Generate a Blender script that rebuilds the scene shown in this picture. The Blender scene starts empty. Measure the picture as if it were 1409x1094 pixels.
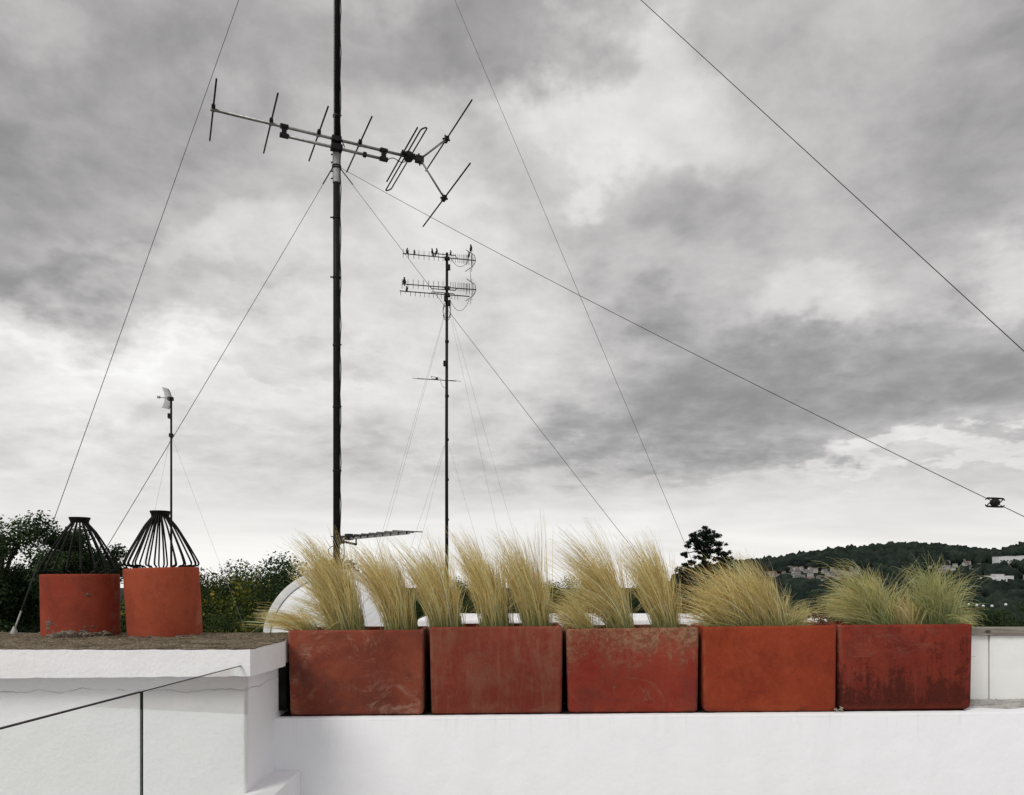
import bpy, bmesh, math, random
import numpy as np
from mathutils import Vector, Matrix

random.seed(7)
RNG = np.random.default_rng(7)
scene = bpy.context.scene
COL = scene.collection
R = math.radians

# ------------------------------------------------------------------ camera
EYE = 12.0                      # eye height over the local ground
F, CX, HY = 1040.0, 704.5, 792.0
cam = bpy.data.cameras.new("camera")
cam.sensor_fit = 'HORIZONTAL'; cam.sensor_width = 36.0
cam.lens = 36.0 * F / 1409.0
cam.shift_y = (HY - 547.0) / 1409.0
cam.clip_start = 0.05; cam.clip_end = 20000
camo = bpy.data.objects.new("camera", cam)
camo.location = (0, 0, EYE); camo.rotation_euler = (R(90), 0, 0)
COL.objects.link(camo); scene.camera = camo

def P(px, y, d):
    """real position of something seen at (px, y) of the photo, d metres away"""
    return Vector(((px - CX) / F * d, d, EYE + (HY - y) / F * d))

# ------------------------------------------------------------------ sky, sun
SUN_EL, SUN_AZ = R(44), R(-38)      # azimuth from -Y (behind the camera), towards -X
world = bpy.data.worlds.new("World"); scene.world = world; world.use_nodes = True
nt = world.node_tree; nt.nodes.clear(); N = nt.nodes; L = nt.links
def mk(t, **k):
    n = N.new(t)
    for a, b in k.items(): setattr(n, a, b)
    return n
def wmath(op, a, b=None, c=None, clamp=False):
    n = mk('ShaderNodeMath', operation=op, use_clamp=clamp)
    for i, v in enumerate((a, b, c)):
        if v is None: continue
        if isinstance(v, (int, float)): n.inputs[i].default_value = v
        else: L.new(v, n.inputs[i])
    return n.outputs[0]
def wvec(op, a, b=None):
    n = mk('ShaderNodeVectorMath', operation=op)
    for i, v in enumerate((a, b)):
        if v is None: continue
        if isinstance(v, (tuple, list)): n.inputs[i].default_value = v
        else: L.new(v, n.inputs[i])
    return n
def wnoise(vec, scale, detail, rough=.5, dist=0.0):
    n = mk('ShaderNodeTexNoise'); n.inputs['Scale'].default_value = scale
    n.inputs['Detail'].default_value = detail; n.inputs['Roughness'].default_value = rough
    n.inputs['Distortion'].default_value = dist
    L.new(vec, n.inputs['Vector']); return n
tc = mk('ShaderNodeTexCoord'); d = tc.outputs['Generated']
sep = mk('ShaderNodeSeparateXYZ'); L.new(d, sep.inputs[0])
dx, dy, dz = sep.outputs
den = wmath('ADD', wmath('MAXIMUM', dz, 0.0), 0.22)
comb = mk('ShaderNodeCombineXYZ')
L.new(wmath('DIVIDE', dx, den), comb.inputs[0]); L.new(wmath('DIVIDE', dy, den), comb.inputs[1])
pl = comb.outputs[0]
big = wnoise(pl, 1.35, 10, .53, .2).outputs['Fac']
mid = wnoise(pl, 4.6, 8, .54, .3).outputs['Fac']
wn = wnoise(d, 3.2, 6, .55).outputs['Color']
wn2 = wnoise(pl, 3.4, 7, .6).outputs['Color']
w1 = wvec('SUBTRACT', wn, (.5, .5, .5)); s1 = wvec('SCALE', w1.outputs[0]); s1.inputs['Scale'].default_value = .34
w2 = wvec('SUBTRACT', wn2, (.5, .5, .5)); s2 = wvec('SCALE', w2.outputs[0]); s2.inputs['Scale'].default_value = .20
dw = wvec('ADD', wvec('ADD', d, s1.outputs[0]).outputs[0], s2.outputs[0]).outputs[0]
def sky_dir(px, y):
    v = Vector(((px - CX) / F, 1.0, (HY - y) / F)); return v.normalized()
def lump(px, y, rx, ry, sharp=0):
    """soft cloud bank in a direction, angular half sizes in photo pixels"""
    c = sky_dir(px, y); k = c.y
    sx, sz = F / rx / k, F / ry / k
    sy = min(sx, sz) * .8
    a = wvec('MULTIPLY', dw, (sx, sy, sz)).outputs[0]
    dd = wvec('DISTANCE', a, (c.x * sx, c.y * sy, c.z * sz)).outputs['Value']
    m = mk('ShaderNodeMapRange', interpolation_type='SMOOTHERSTEP')
    L.new(dd, m.inputs['Value'])
    m.inputs['From Min'].default_value = 1.35 if sharp else 1.5; m.inputs['From Max'].default_value = 0.48 if sharp else 0.15
    m.inputs['To Min'].default_value = 0; m.inputs['To Max'].default_value = 1
    return m.outputs[0]
val = wmath('MULTIPLY_ADD', wmath('SUBTRACT', big, .5), .46, .488)
val = wmath('MULTIPLY_ADD', wmath('SUBTRACT', mid, .5), .30, val)
puff = wnoise(pl, 3.6, 10, .60, .15).outputs['Fac']
bil = wmath('SUBTRACT', 1.0, wmath('ABSOLUTE', wmath('MULTIPLY_ADD', puff, 4.0, -2.0)), clamp=True)
val = wmath('MULTIPLY_ADD', bil, .13, wmath('SUBTRACT', val, .055))
fine = wnoise(pl, 11.0, 8, .62, .1).outputs['Fac']
val = wmath('MULTIPLY_ADD', wmath('SUBTRACT', fine, .5), .13, val)
for (px, y, rx, ry, w, sh) in [
    (40, 200, 220, 150, -.17, 0), (250, 50, 190, 110, -.15, 0), (90, 40, 70, 70, .08, 0),
    (170, 370, 200, 50, -.13, 1), (290, 325, 130, 55, .11, 1), (700, 20, 270, 85, -.19, 0), (760, 40, 150, 60, -.05, 1),
    (840, 178, 150, 45, .11, 1), (860, 165, 200, 70, .06, 0), (1150, 60, 260, 90, -.06, 0), (480, 40, 160, 80, -.05, 0),
    (1300, 190, 150, 130, -.10, 0), (1380, 60, 90, 80, -.05, 0), (430, 490, 420, 110, .16, 0), (80, 560, 330, 150, .17, 0),
    (640, 340, 120, 70, .13, 1), (1120, 390, 90, 45, .10, 1), (1400, 390, 80, 70, .15, 1),
    (1150, 545, 480, 120, -.19, 0), (1120, 590, 400, 60, -.05, 1), (930, 290, 170, 60, -.07, 0), (1000, 480, 250, 50, -.05, 1),
    (700, 620, 150, 28, -.06, 1), (1010, 655, 190, 24, -.09, 1), (1340, 660, 190, 22, .16, 1),
    (780, 440, 110, 110, .05, 0), (330, 480, 160, 20, -.07, 1), (150, 470, 170, 22, .08, 1), (180, 590, 190, 20, -.05, 1)]:
    val = wmath('MULTIPLY_ADD', lump(px, y, rx, ry, sh), w, val)
hz = mk('ShaderNodeMapRange', interpolation_type='SMOOTHERSTEP'); L.new(dz, hz.inputs['Value'])
hz.inputs['From Min'].default_value = .17; hz.inputs['From Max'].default_value = .02
st = mk('ShaderNodeCombineXYZ')
L.new(wmath('MULTIPLY', dx, 1.3), st.inputs[0]); L.new(wmath('MULTIPLY', dy, 1.3), st.inputs[1]); L.new(wmath('MULTIPLY', dz, 11), st.inputs[2])
strk = wnoise(st.outputs[0], 2.0, 6, .5, .4).outputs['Fac']
horizon = wmath('MULTIPLY_ADD', wmath('SUBTRACT', strk, .5), .62, .84)
mx = mk('ShaderNodeMix', data_type='FLOAT')
L.new(hz.outputs[0], mx.inputs[0]); L.new(val, mx.inputs[2]); L.new(horizon, mx.inputs[3])
val = wmath('MINIMUM', wmath('SMOOTH_MAX', mx.outputs[0], .24, .16), .92)
tint = mk('ShaderNodeValToRGB'); L.new(val, tint.inputs[0])
cr = tint.color_ramp
cr.elements[0].position = 0; cr.elements[0].color = (0, 0, 0, 1)
cr.elements[1].position = 1; cr.elements[1].color = (.93, .925, .905, 1)
for p, c in [(.2, (.190, .184, .181)), (.4, (.380, .369, .364)), (.6, (.585, .568, .558))]:
    e = cr.elements.new(p); e.color = (*c, 1)
sc = wvec('SCALE', tint.outputs['Color']); sc.inputs['Scale'].default_value = 8.9
nish = mk('ShaderNodeTexSky', sky_type='NISHITA', sun_disc=False)
nish.sun_elevation = SUN_EL; nish.sun_rotation = math.pi + R(38)
mixs = mk('ShaderNodeMix', data_type='RGBA'); mixs.inputs[0].default_value = .965
L.new(nish.outputs[0], mixs.inputs[6]); L.new(sc.outputs[0], mixs.inputs[7])
bg = mk('ShaderNodeBackground'); bg.inputs['Strength'].default_value = .1
L.new(mixs.outputs[2], bg.inputs['Color'])
wo = mk('ShaderNodeOutputWorld'); L.new(bg.outputs[0], wo.inputs['Surface'])
world.cycles.sampling_method = 'MANUAL'; world.cycles.sample_map_resolution = 512

sun = bpy.data.lights.new("sun", 'SUN'); sun.energy = 1.5; sun.angle = R(24); sun.color = (1, .96, .9)
suno = bpy.data.objects.new("sun", sun); COL.objects.link(suno)
to_sun = Vector((math.cos(SUN_EL) * math.sin(SUN_AZ), -math.cos(SUN_EL) * math.cos(SUN_AZ), math.sin(SUN_EL)))
suno.rotation_euler = to_sun.to_track_quat('Z', 'Y').to_euler(); suno.location = (0, 0, 60)
scene.view_settings.view_transform = 'Standard'; scene.view_settings.look = 'None'
scene.view_settings.exposure = 0.36; scene.view_settings.gamma = 1.0
scene.view_settings.use_curve_mapping = False
scene.render.engine = 'CYCLES'
scene.cycles.use_denoising = True; scene.cycles.denoiser = 'OPENIMAGEDENOISE'; scene.cycles.denoising_prefilter = 'ACCURATE'; scene.cycles.denoising_input_passes = 'RGB_ALBEDO_NORMAL'
scene.cycles.max_bounces = 8; scene.cycles.transparent_max_bounces = 24
scene.render.filter_size = 1.25

# ------------------------------------------------------------------ helpers
def tag(o, label=None, cat=None, group=None, kind=None):
    if label: o['label'] = label
    if cat: o['category'] = cat
    if group: o['group'] = group
    if kind: o['kind'] = kind
    return o

def empty(name, loc, label, cat, group=None, rot=(0, 0, 0)):
    o = bpy.data.objects.new(name, None); o.location = loc; o.rotation_euler = rot
    o.empty_display_size = .1
    COL.objects.link(o); return tag(o, label, cat, group)

class MB:
    def __init__(s): s.v = []; s.f = []; s.m = []; s.n = 0
    def add(s, vs, fs, mi=0):
        b = s.n; s.v.extend([tuple(q) for q in vs]); s.n += len(vs)
        s.f.extend([tuple(i + b for i in f) for f in fs]); s.m.extend([mi] * len(fs)); return s
    def box(s, a, b, mi=0):
        x0, y0, z0 = a; x1, y1, z1 = b
        return s.add([(x0,y0,z0),(x1,y0,z0),(x1,y1,z0),(x0,y1,z0),(x0,y0,z1),(x1,y0,z1),(x1,y1,z1),(x0,y1,z1)],
              [(0,3,2,1),(4,5,6,7),(0,1,5,4),(1,2,6,5),(2,3,7,6),(3,0,4,7)], mi)
    def obox(s, c, ax, hx, hy, hz, up=Vector((0,0,1)), mi=0):
        ax = Vector(ax).normalized(); sd = Vector(up).cross(ax)
        if sd.length < 1e-4: sd = Vector((1,0,0)).cross(ax)
        sd.normalize(); u = ax.cross(sd); c = Vector(c)
        vs = [c + ax*hx*i + sd*hy*j + u*hz*k for i,j,k in [(-1,-1,-1),(1,-1,-1),(1,1,-1),(-1,1,-1),(-1,-1,1),(1,-1,1),(1,1,1),(-1,1,1)]]
        return s.add(vs, [(0,3,2,1),(4,5,6,7),(0,1,5,4),(1,2,6,5),(2,3,7,6),(3,0,4,7)], mi)
    def tube(s, pts, r, n=8, mi=0, caps=True, flat=1.0):
        pts = [Vector(p) for p in pts]
        rs = r if isinstance(r, (list, tuple)) else [r] * len(pts)
        vs = []; ref = None
        for i, p in enumerate(pts):
            t = (pts[min(i+1, len(pts)-1)] - pts[max(i-1, 0)]).normalized()
            if ref is None:
                ref = Vector((0,0,1)) if abs(t.z) < .9 else Vector((1,0,0))
            a = t.cross(ref)
            if a.length < 1e-5: a = t.cross(Vector((0,1,0)))
            a.normalize(); b = a.cross(t); ref = b
            for k in range(n):
                an = 2*math.pi*k/n
                vs.append(p + a*math.cos(an)*rs[i] + b*math.sin(an)*rs[i]*flat)
        fs = []
        for i in range(len(pts)-1):
            for k in range(n):
                k2 = (k+1) % n
                fs.append((i*n+k, i*n+k2, (i+1)*n+k2, (i+1)*n+k))
        if caps:
            fs.append(tuple(range(n-1, -1, -1))); fs.append(tuple((len(pts)-1)*n + k for k in range(n)))
        return s.add(vs, fs, mi)
    def lathe(s, prof, n=48, c=(0,0,0), mi=0, axis=None):
        vs = []; c = Vector(c)
        for (r, z) in prof:
            for k in range(n):
                an = 2*math.pi*k/n
                vs.append(c + Vector((r*math.cos(an), r*math.sin(an), z)))
        fs = [(i*n+k, i*n+(k+1)%n, (i+1)*n+(k+1)%n, (i+1)*n+k) for i in range(len(prof)-1) for k in range(n)]
        return s.add(vs, fs, mi)
    def build(s, name, mats, parent=None, smooth=False, origin=None, auto=None, kind=None):
        me = bpy.data.meshes.new(name)
        o3 = Vector(origin) if origin is not None else Vector((0,0,0))
        me.from_pydata([tuple(Vector(q) - o3) for q in s.v], [], s.f)
        if not isinstance(mats, (list, tuple)): mats = [mats]
        for m in mats: me.materials.append(m)
        if len(mats) > 1: me.polygons.foreach_set('material_index', s.m)
        if smooth or auto: me.polygons.foreach_set('use_smooth', [True] * len(me.polygons))
        me.update()
        if auto: me.set_sharp_from_angle(angle=R(auto))
        o = bpy.data.objects.new(name, me); COL.objects.link(o)
        o.location = o3
        if parent:
            o.parent = parent
            if parent.type == 'EMPTY' or True:
                # parent offset: geometry was given in world space
                o.matrix_parent_inverse = Matrix.Identity(4)
                o.location = o3 - world_loc(parent)
        if kind: o['kind'] = kind
        return o

def world_loc(o):
    l = Vector(o.location)
    while o.parent: o = o.parent; l += Vector(o.location)
    return l

def bevel(o, w, seg=2):
    m = o.modifiers.new("bevel", 'BEVEL'); m.width = w; m.segments = seg; m.limit_method = 'ANGLE'; m.angle_limit = R(40)
    m.harden_normals = False
    return o

# ------------------------------------------------------------------ materials
class MT:
    def __init__(s, name):
        s.m = bpy.data.materials.new(name); s.m.use_nodes = True
        s.t = s.m.node_tree; s.b = s.t.nodes['Principled BSDF']; s.c = None
    def n(s, t, **k):
        q = s.t.nodes.new(t)
        for a, b in k.items(): setattr(q, a, b)
        return q
    def ln(s, a, b): s.t.links.new(a, b)
    def coord(s, kind='Object'):
        if not s.c: s.c = s.n('ShaderNodeTexCoord')
        return s.c.outputs[kind]
    def pos(s): return s.n('ShaderNodeNewGeometry').outputs['Position']
    def mapv(s, v, sc=(1,1,1), loc=(0,0,0)):
        q = s.n('ShaderNodeMapping'); q.inputs['Scale'].default_value = sc; q.inputs['Location'].default_value = loc
        s.ln(v, q.inputs['Vector']); return q.outputs[0]
    def noise(s, v, scale, detail=4, rough=.5, dist=0.0, out='Fac'):
        q = s.n('ShaderNodeTexNoise'); q.inputs['Scale'].default_value = scale; q.inputs['Detail'].default_value = detail
        q.inputs['Roughness'].default_value = rough; q.inputs['Distortion'].default_value = dist
        s.ln(v, q.inputs['Vector']); return q.outputs[out]
    def mr(s, v, a, b, c=0.0, d=1.0, smooth=True):
        q = s.n('ShaderNodeMapRange', interpolation_type='SMOOTHSTEP' if smooth else 'LINEAR')
        s.ln(v, q.inputs[0]); q.inputs[1].default_value = a; q.inputs[2].default_value = b
        q.inputs[3].default_value = c; q.inputs[4].default_value = d; return q.outputs[0]
    def math(s, op, a, b=None, clamp=False):
        q = s.n('ShaderNodeMath', operation=op, use_clamp=clamp)
        for i, v in enumerate((a, b)):
            if v is None: continue
            if isinstance(v, (int, float)): q.inputs[i].default_value = v
            else: s.ln(v, q.inputs[i])
        return q.outputs[0]
    def mix(s, f, a, b, mode='MIX'):
        q = s.n('ShaderNodeMix', data_type='RGBA', blend_type=mode)
        for i, v in ((0, f), (6, a), (7, b)):
            if isinstance(v, (int, float)): q.inputs[i].default_value = v
            elif isinstance(v, (tuple, list)): q.inputs[i].default_value = (*v[:3], 1)
            else: s.ln(v, q.inputs[i])
        return q.outputs[2]
    def base(s, v, rough=None, spec=None):
        if isinstance(v, (tuple, list)): s.b.inputs['Base Color'].default_value = (*v[:3], 1)
        else: s.ln(v, s.b.inputs['Base Color'])
        if rough is not None:
            if isinstance(rough, (int, float)): s.b.inputs['Roughness'].default_value = rough
            else: s.ln(rough, s.b.inputs['Roughness'])
        if spec is not None: s.b.inputs['Specular IOR Level'].default_value = spec
        return s
    def bump(s, h, dist, strength=1.0):
        q = s.n('ShaderNodeBump'); q.inputs['Strength'].default_value = strength; q.inputs['Distance'].default_value = dist
        s.ln(h, q.inputs['Height'])
        if s.b.inputs['Normal'].links: s.ln(s.b.inputs['Normal'].links[0].from_socket, q.inputs['Normal'])
        s.ln(q.outputs[0], s.b.inputs['Normal']); return s
    def sep(s, v):
        q = s.n('ShaderNodeSeparateXYZ'); s.ln(v, q.inputs[0]); return q.outputs

def simple(name, col, rough=.6, metal=0.0, var=.15, scale=30, bump=0.0, spec=None):
    if spec is None and max(col) < .06: spec = .12
    m = MT(name); p = m.pos()
    nz = m.noise(p, scale, 5, .6)
    c = m.mix(m.mr(nz, .3, .7), tuple(q*(1-var) for q in col), tuple(min(1, q*(1+var)) for q in col))
    m.base(c, rough, spec); m.b.inputs['Metallic'].default_value = metal
    if bump: m.bump(nz, bump)
    return m.m

def stucco(name, col, crack=None, dirt=.5, grain=1.0, relief=1.0, ledge=None, SL_=.0087):
    """painted render: trowel waves, fine sand grain, faint grime streaks; crack = world height of a wandering hairline"""
    m = MT(name); p = m.pos(); x, y, z = m.sep(p)
    g1 = m.noise(p, 420, 3, .6); g2 = m.noise(p, 60, 5, .6); g3 = m.noise(p, 7, 4, .5)
    blot = m.mr(m.noise(p, 2.3, 6, .6, .5), .42, .75)
    c = m.mix(m.math('MULTIPLY', blot, .22*dirt), col, (col[0]*.80, col[1]*.79, col[2]*.74))
    strk = m.mr(m.noise(m.mapv(p, (9, 9, .7)), 2.0, 6, .65), .55, .80)
    c = m.mix(m.math('MULTIPLY', strk, .20*dirt), c, (col[0]*.66, col[1]*.64, col[2]*.58))
    speck = m.mr(m.noise(p, 95, 2, .5), .735, .78)
    c = m.mix(m.math('MULTIPLY', speck, .55*dirt), c, (.30, .28, .25))
    h = m.math('ADD', m.math('MULTIPLY', g2, 1.1), m.math('MULTIPLY', g1, .08*grain))
    if crack is not None:
        w = m.noise(m.mapv(p, (1, 1, 0)), 6.0, 6, .68)
        tgt = m.math('ADD', m.math('MULTIPLY', m.math('SUBTRACT', w, .5), .075), crack)
        dd = m.math('ABSOLUTE', m.math('SUBTRACT', z, tgt))
        gap = m.mr(m.noise(p, 11, 3, .6), .36, .5)
        wd = m.math('MULTIPLY', m.mr(m.noise(p, 5, 2), .35, .65, .5, 1.5), .0015)
        line = m.math('MULTIPLY', m.mr(m.math('DIVIDE', dd, wd), 1.0, .25), gap)
        c = m.mix(m.math('MULTIPLY', line, .42), c, (.30, .25, .20))
        h = m.math('SUBTRACT', h, m.math('MULTIPLY', line, 1.2))
    if ledge is not None:
        dz_ = m.math('SUBTRACT', m.math('ADD', m.math('MULTIPLY', x, SL_), ledge), z)
        rn = m.noise(m.mapv(p, (26, 26, 1.2)), 1.5, 8, .7)
        run = m.math('MULTIPLY', m.mr(dz_, .16, .0), m.mr(rn, .50, .72))
        c = m.mix(m.math('MULTIPLY', run, .14), c, (.40, .37, .33))
        jn = m.mr(m.math('ABSOLUTE', m.math('SUBTRACT', dz_, m.math('ADD', m.math('MULTIPLY', m.noise(p, 4, 3), .004), .012))), .0012, .0003)
        c = m.mix(m.math('MULTIPLY', m.math('MULTIPLY', jn, m.mr(m.noise(p, 7, 3), .45, .55)), .30), c, (.35, .33, .30))
    m.base(c, .72, .3)
    m.bump(h, .0026*relief, .9); m.bump(g3, .015, .5)
    return m.m

def terracotta(name, base, hot, brown, pale, top_pale=.0, bottom_dark=.0, eff=.35, off=0.0, streak=.35, mott=1.0):
    m = MT(name); o = m.coord(); p = m.mapv(o, loc=(off, off*.7, off*1.3)); z = m.sep(m.coord('Generated'))[2]
    x = m.sep(m.coord('Generated'))[0]
    n1 = m.noise(p, 3.4, 12, .66, .3); n2 = m.noise(p, 8, 12, .72, .3); n3 = m.noise(p, 150, 4, .7)
    c = m.mix(m.mr(n1, .40, .60), base, hot)
    c = m.mix(m.math('MULTIPLY', m.mr(n2, .44, .66), .8), c, brown)
    n4 = m.noise(p, 55, 8, .75, .2); c = m.mix(m.math('MULTIPLY', m.mr(n4, .50, .68), .35*mott), c, tuple(q*.55 for q in base)); c = m.mix(m.math('MULTIPLY', m.mr(n4, .46, .30), .30*mott), c, tuple(min(1, q*1.35+.03) for q in hot))
    sv = m.noise(m.mapv(p, (16, 16, 1.6)), 2.0, 10, .74, .3)
    c = m.mix(m.math('MULTIPLY', m.mr(sv, .47, .74), streak), c, tuple(q*1.15+.02 for q in brown))
    # brushed, swirling lime bloom
    sw = m.noise(m.mapv(p, (1, 1, 1.4)), 6.5, 10, .76, 1.6)
    patch = m.mr(m.noise(p, 3.1, 5, .6), .42, .58)
    c = m.mix(m.math('MULTIPLY', m.math('MULTIPLY', m.mr(sw, .5, .64), patch), eff), c, pale)
    edge = m.math('MAXIMUM', m.mr(x, .03, .0), m.mr(x, .97, 1.0))
    en = m.mr(m.noise(p, 22, 6, .7), .44, .6)
    c = m.mix(m.math('MULTIPLY', m.math('MULTIPLY', edge, en), .55), c, pale)
    if top_pale:
        zz = m.math('ADD', z, m.math('MULTIPLY', m.math('SUBTRACT', sv, .5), .7))
        zz = m.math('ADD', zz, m.math('MULTIPLY', m.math('SUBTRACT', n2, .5), 1.3)); zz = m.math('ADD', zz, m.math('MULTIPLY', m.math('SUBTRACT', n4, .5), .7))
        c = m.mix(m.math('MULTIPLY', m.mr(zz, .42, 1.15), top_pale), c, m.mix(m.mr(n4, .4, .6), (.17, .095, .06), (.34, .22, .135)))
    if bottom_dark:
        zz = m.math('ADD', z, m.math('MULTIPLY', m.math('SUBTRACT', sv, .5), 1.5))
        zz = m.math('ADD', zz, m.math('MULTIPLY', m.math('SUBTRACT', n2, .5), 2.6)); zz = m.math('ADD', zz, m.math('MULTIPLY', m.math('SUBTRACT', n4, .5), 1.0))
        low = m.math('MULTIPLY', m.mr(zz, .62, .10), m.mr(z, .0, .10, .45, 1.0))
        c = m.mix(m.math('MULTIPLY', low, bottom_dark), c, (.030, .014, .012))
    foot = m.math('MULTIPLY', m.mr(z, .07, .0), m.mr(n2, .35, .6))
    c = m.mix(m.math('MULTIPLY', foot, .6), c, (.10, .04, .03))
    sp = m.mr(m.noise(p, 75, 2), .70, .76)
    c = m.mix(m.math('MULTIPLY', sp, .5), c, (.07, .03, .02))
    c = m.mix(m.math('MULTIPLY', m.mr(n3, .48, .68), .26), c, tuple(min(1, q*1.5+.02) for q in base))
    m.base(c, m.mr(n2, .3, .7, .8, .98), .06)
    lowf = m.noise(p, 2.1, 3, .5); c = m.mix(m.mr(lowf, .35, .65, .0, .28), c, tuple(q*.5 for q in base)); c = m.mix(1.0, c, (.88, .84, .80), 'MULTIPLY'); m.base(c)
    m.bump(n2, .004, .7); m.bump(n3, .0012, .9); m.bump(sw, .002, .6)
    return m.m

WHITE = (.81, .815, .845)
M_wall = stucco("white_stucco_left", WHITE, crack=EYE - .448, dirt=.55)
M_cope = stucco("white_stucco_coping", (.81, .81, .835), dirt=.6)
M_par = stucco("white_parapet_paint", (.80, .81, .845), dirt=.30, grain=.5, relief=.35, ledge=EYE - .6235 + .0087*.99)
M_board = stucco("white_board_paint", (.82, .83, .82), dirt=.4, grain=.2, relief=.15)
M_far_white = simple("far_white_render", (.66, .67, .68), .8, var=.08, scale=1)
M_black = simple("black_iron", (.007, .007, .007), .55, var=.4, scale=60, bump=.001)
M_pole = simple("dark_painted_steel", (.010, .0105, .0105), .5, var=.35, scale=25, bump=.0006)
M_alu = simple("weathered_aluminium", (.30, .30, .29), .45, metal=.6, var=.25, scale=40)
M_darkalu = simple("grimy_aluminium", (.028, .029, .028), .6, metal=.15, var=.4, scale=40)
M_galv = simple("galvanised_sleeve", (.33, .33, .33), .6, metal=.2, var=.2, scale=35)
M_plastic = simple("black_plastic", (.014, .014, .015), .5, var=.2, scale=30)
M_wire = simple("steel_wire", (.03, .03, .03), .6, metal=.1, var=.3, scale=200)
M_thin = simple("grey_cord", (.22, .22, .22), .6, var=.2, scale=100)
M_dish = simple("white_dish_paint", (.78, .80, .82), .45, var=.04, scale=6)
M_dishrim = simple("grey_dish_rim", (.60, .61, .60), .5, var=.1, scale=12)
M_bird = simple("dark_feathers", (.012, .012, .014), .6, var=.4, scale=60)

def gritty(name, c1, c2, c3, sc=1.0):
    m = MT(name); p = m.pos()
    a = m.noise(p, 16*sc, 8, .72); b = m.noise(p, 110*sc, 5, .7); c_ = m.noise(m.mapv(p, (1, 3.5, 1)), 5*sc, 5, .65)
    c = m.mix(m.mr(a, .36, .64), c1, c2)
    c = m.mix(m.math('MULTIPLY', m.mr(b, .5, .68), .8), c, c3)
    c = m.mix(m.math('MULTIPLY', m.mr(c_, .48, .7), .6), c, tuple(q*.35 for q in c1))
    m.base(c, .95, .1); m.bump(b, .006, 1.0); m.bump(a, .01, .8)
    return m.m
M_felt = gritty("lichened_coping_top", (.075, .057, .038), (.185, .148, .098), (.46, .42, .33))
M_ledge = gritty("mossy_ledge_top", (.40, .39, .37), (.62, .61, .60), (.20, .19, .17), 1.4)
M_floor = gritty("pale_terrace_floor", (.40, .39, .37), (.46, .45, .43), (.34, .33, .31), .4)
M_deck = gritty("grey_roof_membrane", (.26, .26, .25), (.32, .32, .31), (.20, .20, .19), .4)
M_mortar = gritty("crumbling_mortar", (.15, .125, .095), (.27, .235, .19), (.09, .075, .06), 1.5)
M_soil = gritty("dry_potting_soil", (.05, .035, .025), (.09, .07, .05), (.14, .11, .08), 1.2)

def timber():
    m = MT("weathered_grey_timber"); p = m.pos(); v = m.mapv(p, (2.2, 30, 70))
    g = m.noise(v, 2.2, 8, .65, .6); k = m.noise(m.mapv(p, (1, 1, 1)), 9, 4)
    c = m.mix(m.mr(g, .3, .7), (.14, .125, .105), (.33, .31, .275))
    c = m.mix(m.math('MULTIPLY', m.mr(k, .5, .7), .5), c, (.09, .08, .07))
    knot = m.n('ShaderNodeVectorMath', operation='DISTANCE'); m.ln(m.mapv(p, (1, .2, 1.6)), knot.inputs[0])
    kx = P(1358, 869, 3.59); knot.inputs[1].default_value = (kx.x, kx.y*.2, kx.z*1.6)
    c = m.mix(m.math('MULTIPLY', m.mr(knot.outputs['Value'], .022, .006), .85), c, (.03, .025, .02))
    m.base(c, .9, .15); m.bump(g, .003, .9); return m.m
M_timber = timber()

def glass():
    m = MT("balustrade_glass"); t = m.t
    t.nodes.remove(m.b); out = t.nodes['Material Output']
    tr = m.n('ShaderNodeBsdfTransparent'); tr.inputs[0].default_value = (.955, .968, .958, 1)
    gl = m.n('ShaderNodeBsdfGlossy'); gl.inputs['Roughness'].default_value = .0; gl.inputs[0].default_value = (.95, .97, .96, 1)
    fr = m.n('ShaderNodeFresnel'); bf = m.n('ShaderNodeNewGeometry').outputs['Backfacing']; m.ln(m.mr(bf, 0, 1, 1.5, 1/1.5, False), fr.inputs['IOR'])
    mx = m.n('ShaderNodeMixShader'); m.ln(fr.outputs[0], mx.inputs[0]); m.ln(tr.outputs[0], mx.inputs[1]); m.ln(gl.outputs[0], mx.inputs[2])
    m.ln(mx.outputs[0], out.inputs['Surface']); return m.m
M_glass = glass()
M_gedge = simple("dark_green_glass_edge", (.012, .02, .017), .15, var=.5, scale=12)
def foliage(name, c1, c2, c3, scale=.8, trans=.25):
    m = MT(name); p = m.pos(); o = m.n('ShaderNodeObjectInfo').outputs['Random']
    a = m.noise(p, scale, 3, .6); b = m.noise(p, scale*3.2, 4, .6)
    c = m.mix(m.mr(a, .38, .66), c1, c2)
    c = m.mix(m.math('MULTIPLY', m.mr(b, .52, .72), .7), c, c3)
    m.base(c, .75, .06)
    tl = m.n('ShaderNodeBsdfTranslucent'); m.ln(c, tl.inputs[0]); mx = m.n('ShaderNodeMixShader'); mx.inputs[0].default_value = trans
    out = m.t.nodes['Material Output']; m.ln(m.b.outputs[0], mx.inputs[1]); m.ln(tl.outputs[0], mx.inputs[2]); m.ln(mx.outputs[0], out.inputs['Surface'])
    return m.m
M_leaf_dark = foliage("dark_green_leaves", (.020, .036, .018), (.050, .080, .032), (.100, .130, .045))
M_leaf_warm = foliage("yellowing_leaves", (.022, .036, .014), (.066, .095, .028), (.46, .40, .04), scale=.5)
M_leaf_black = foliage("cedar_needles", (.008, .014, .010), (.014, .024, .014), (.022, .032, .018), trans=.1)
def house_mat():
    m = MT('pale_house_walls'); o = m.n('ShaderNodeObjectInfo').outputs['Random']; q = m.n('ShaderNodeValToRGB'); m.ln(o, q.inputs[0])
    e = q.color_ramp.elements; e[0].color = (.16, .155, .15, 1); e[1].color = (.50, .50, .50, 1); e2 = q.color_ramp.elements.new(.5); e2.color = (.30, .285, .27, 1); m.base(q.outputs[0], .8); return m.m
M_house = house_mat()
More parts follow.
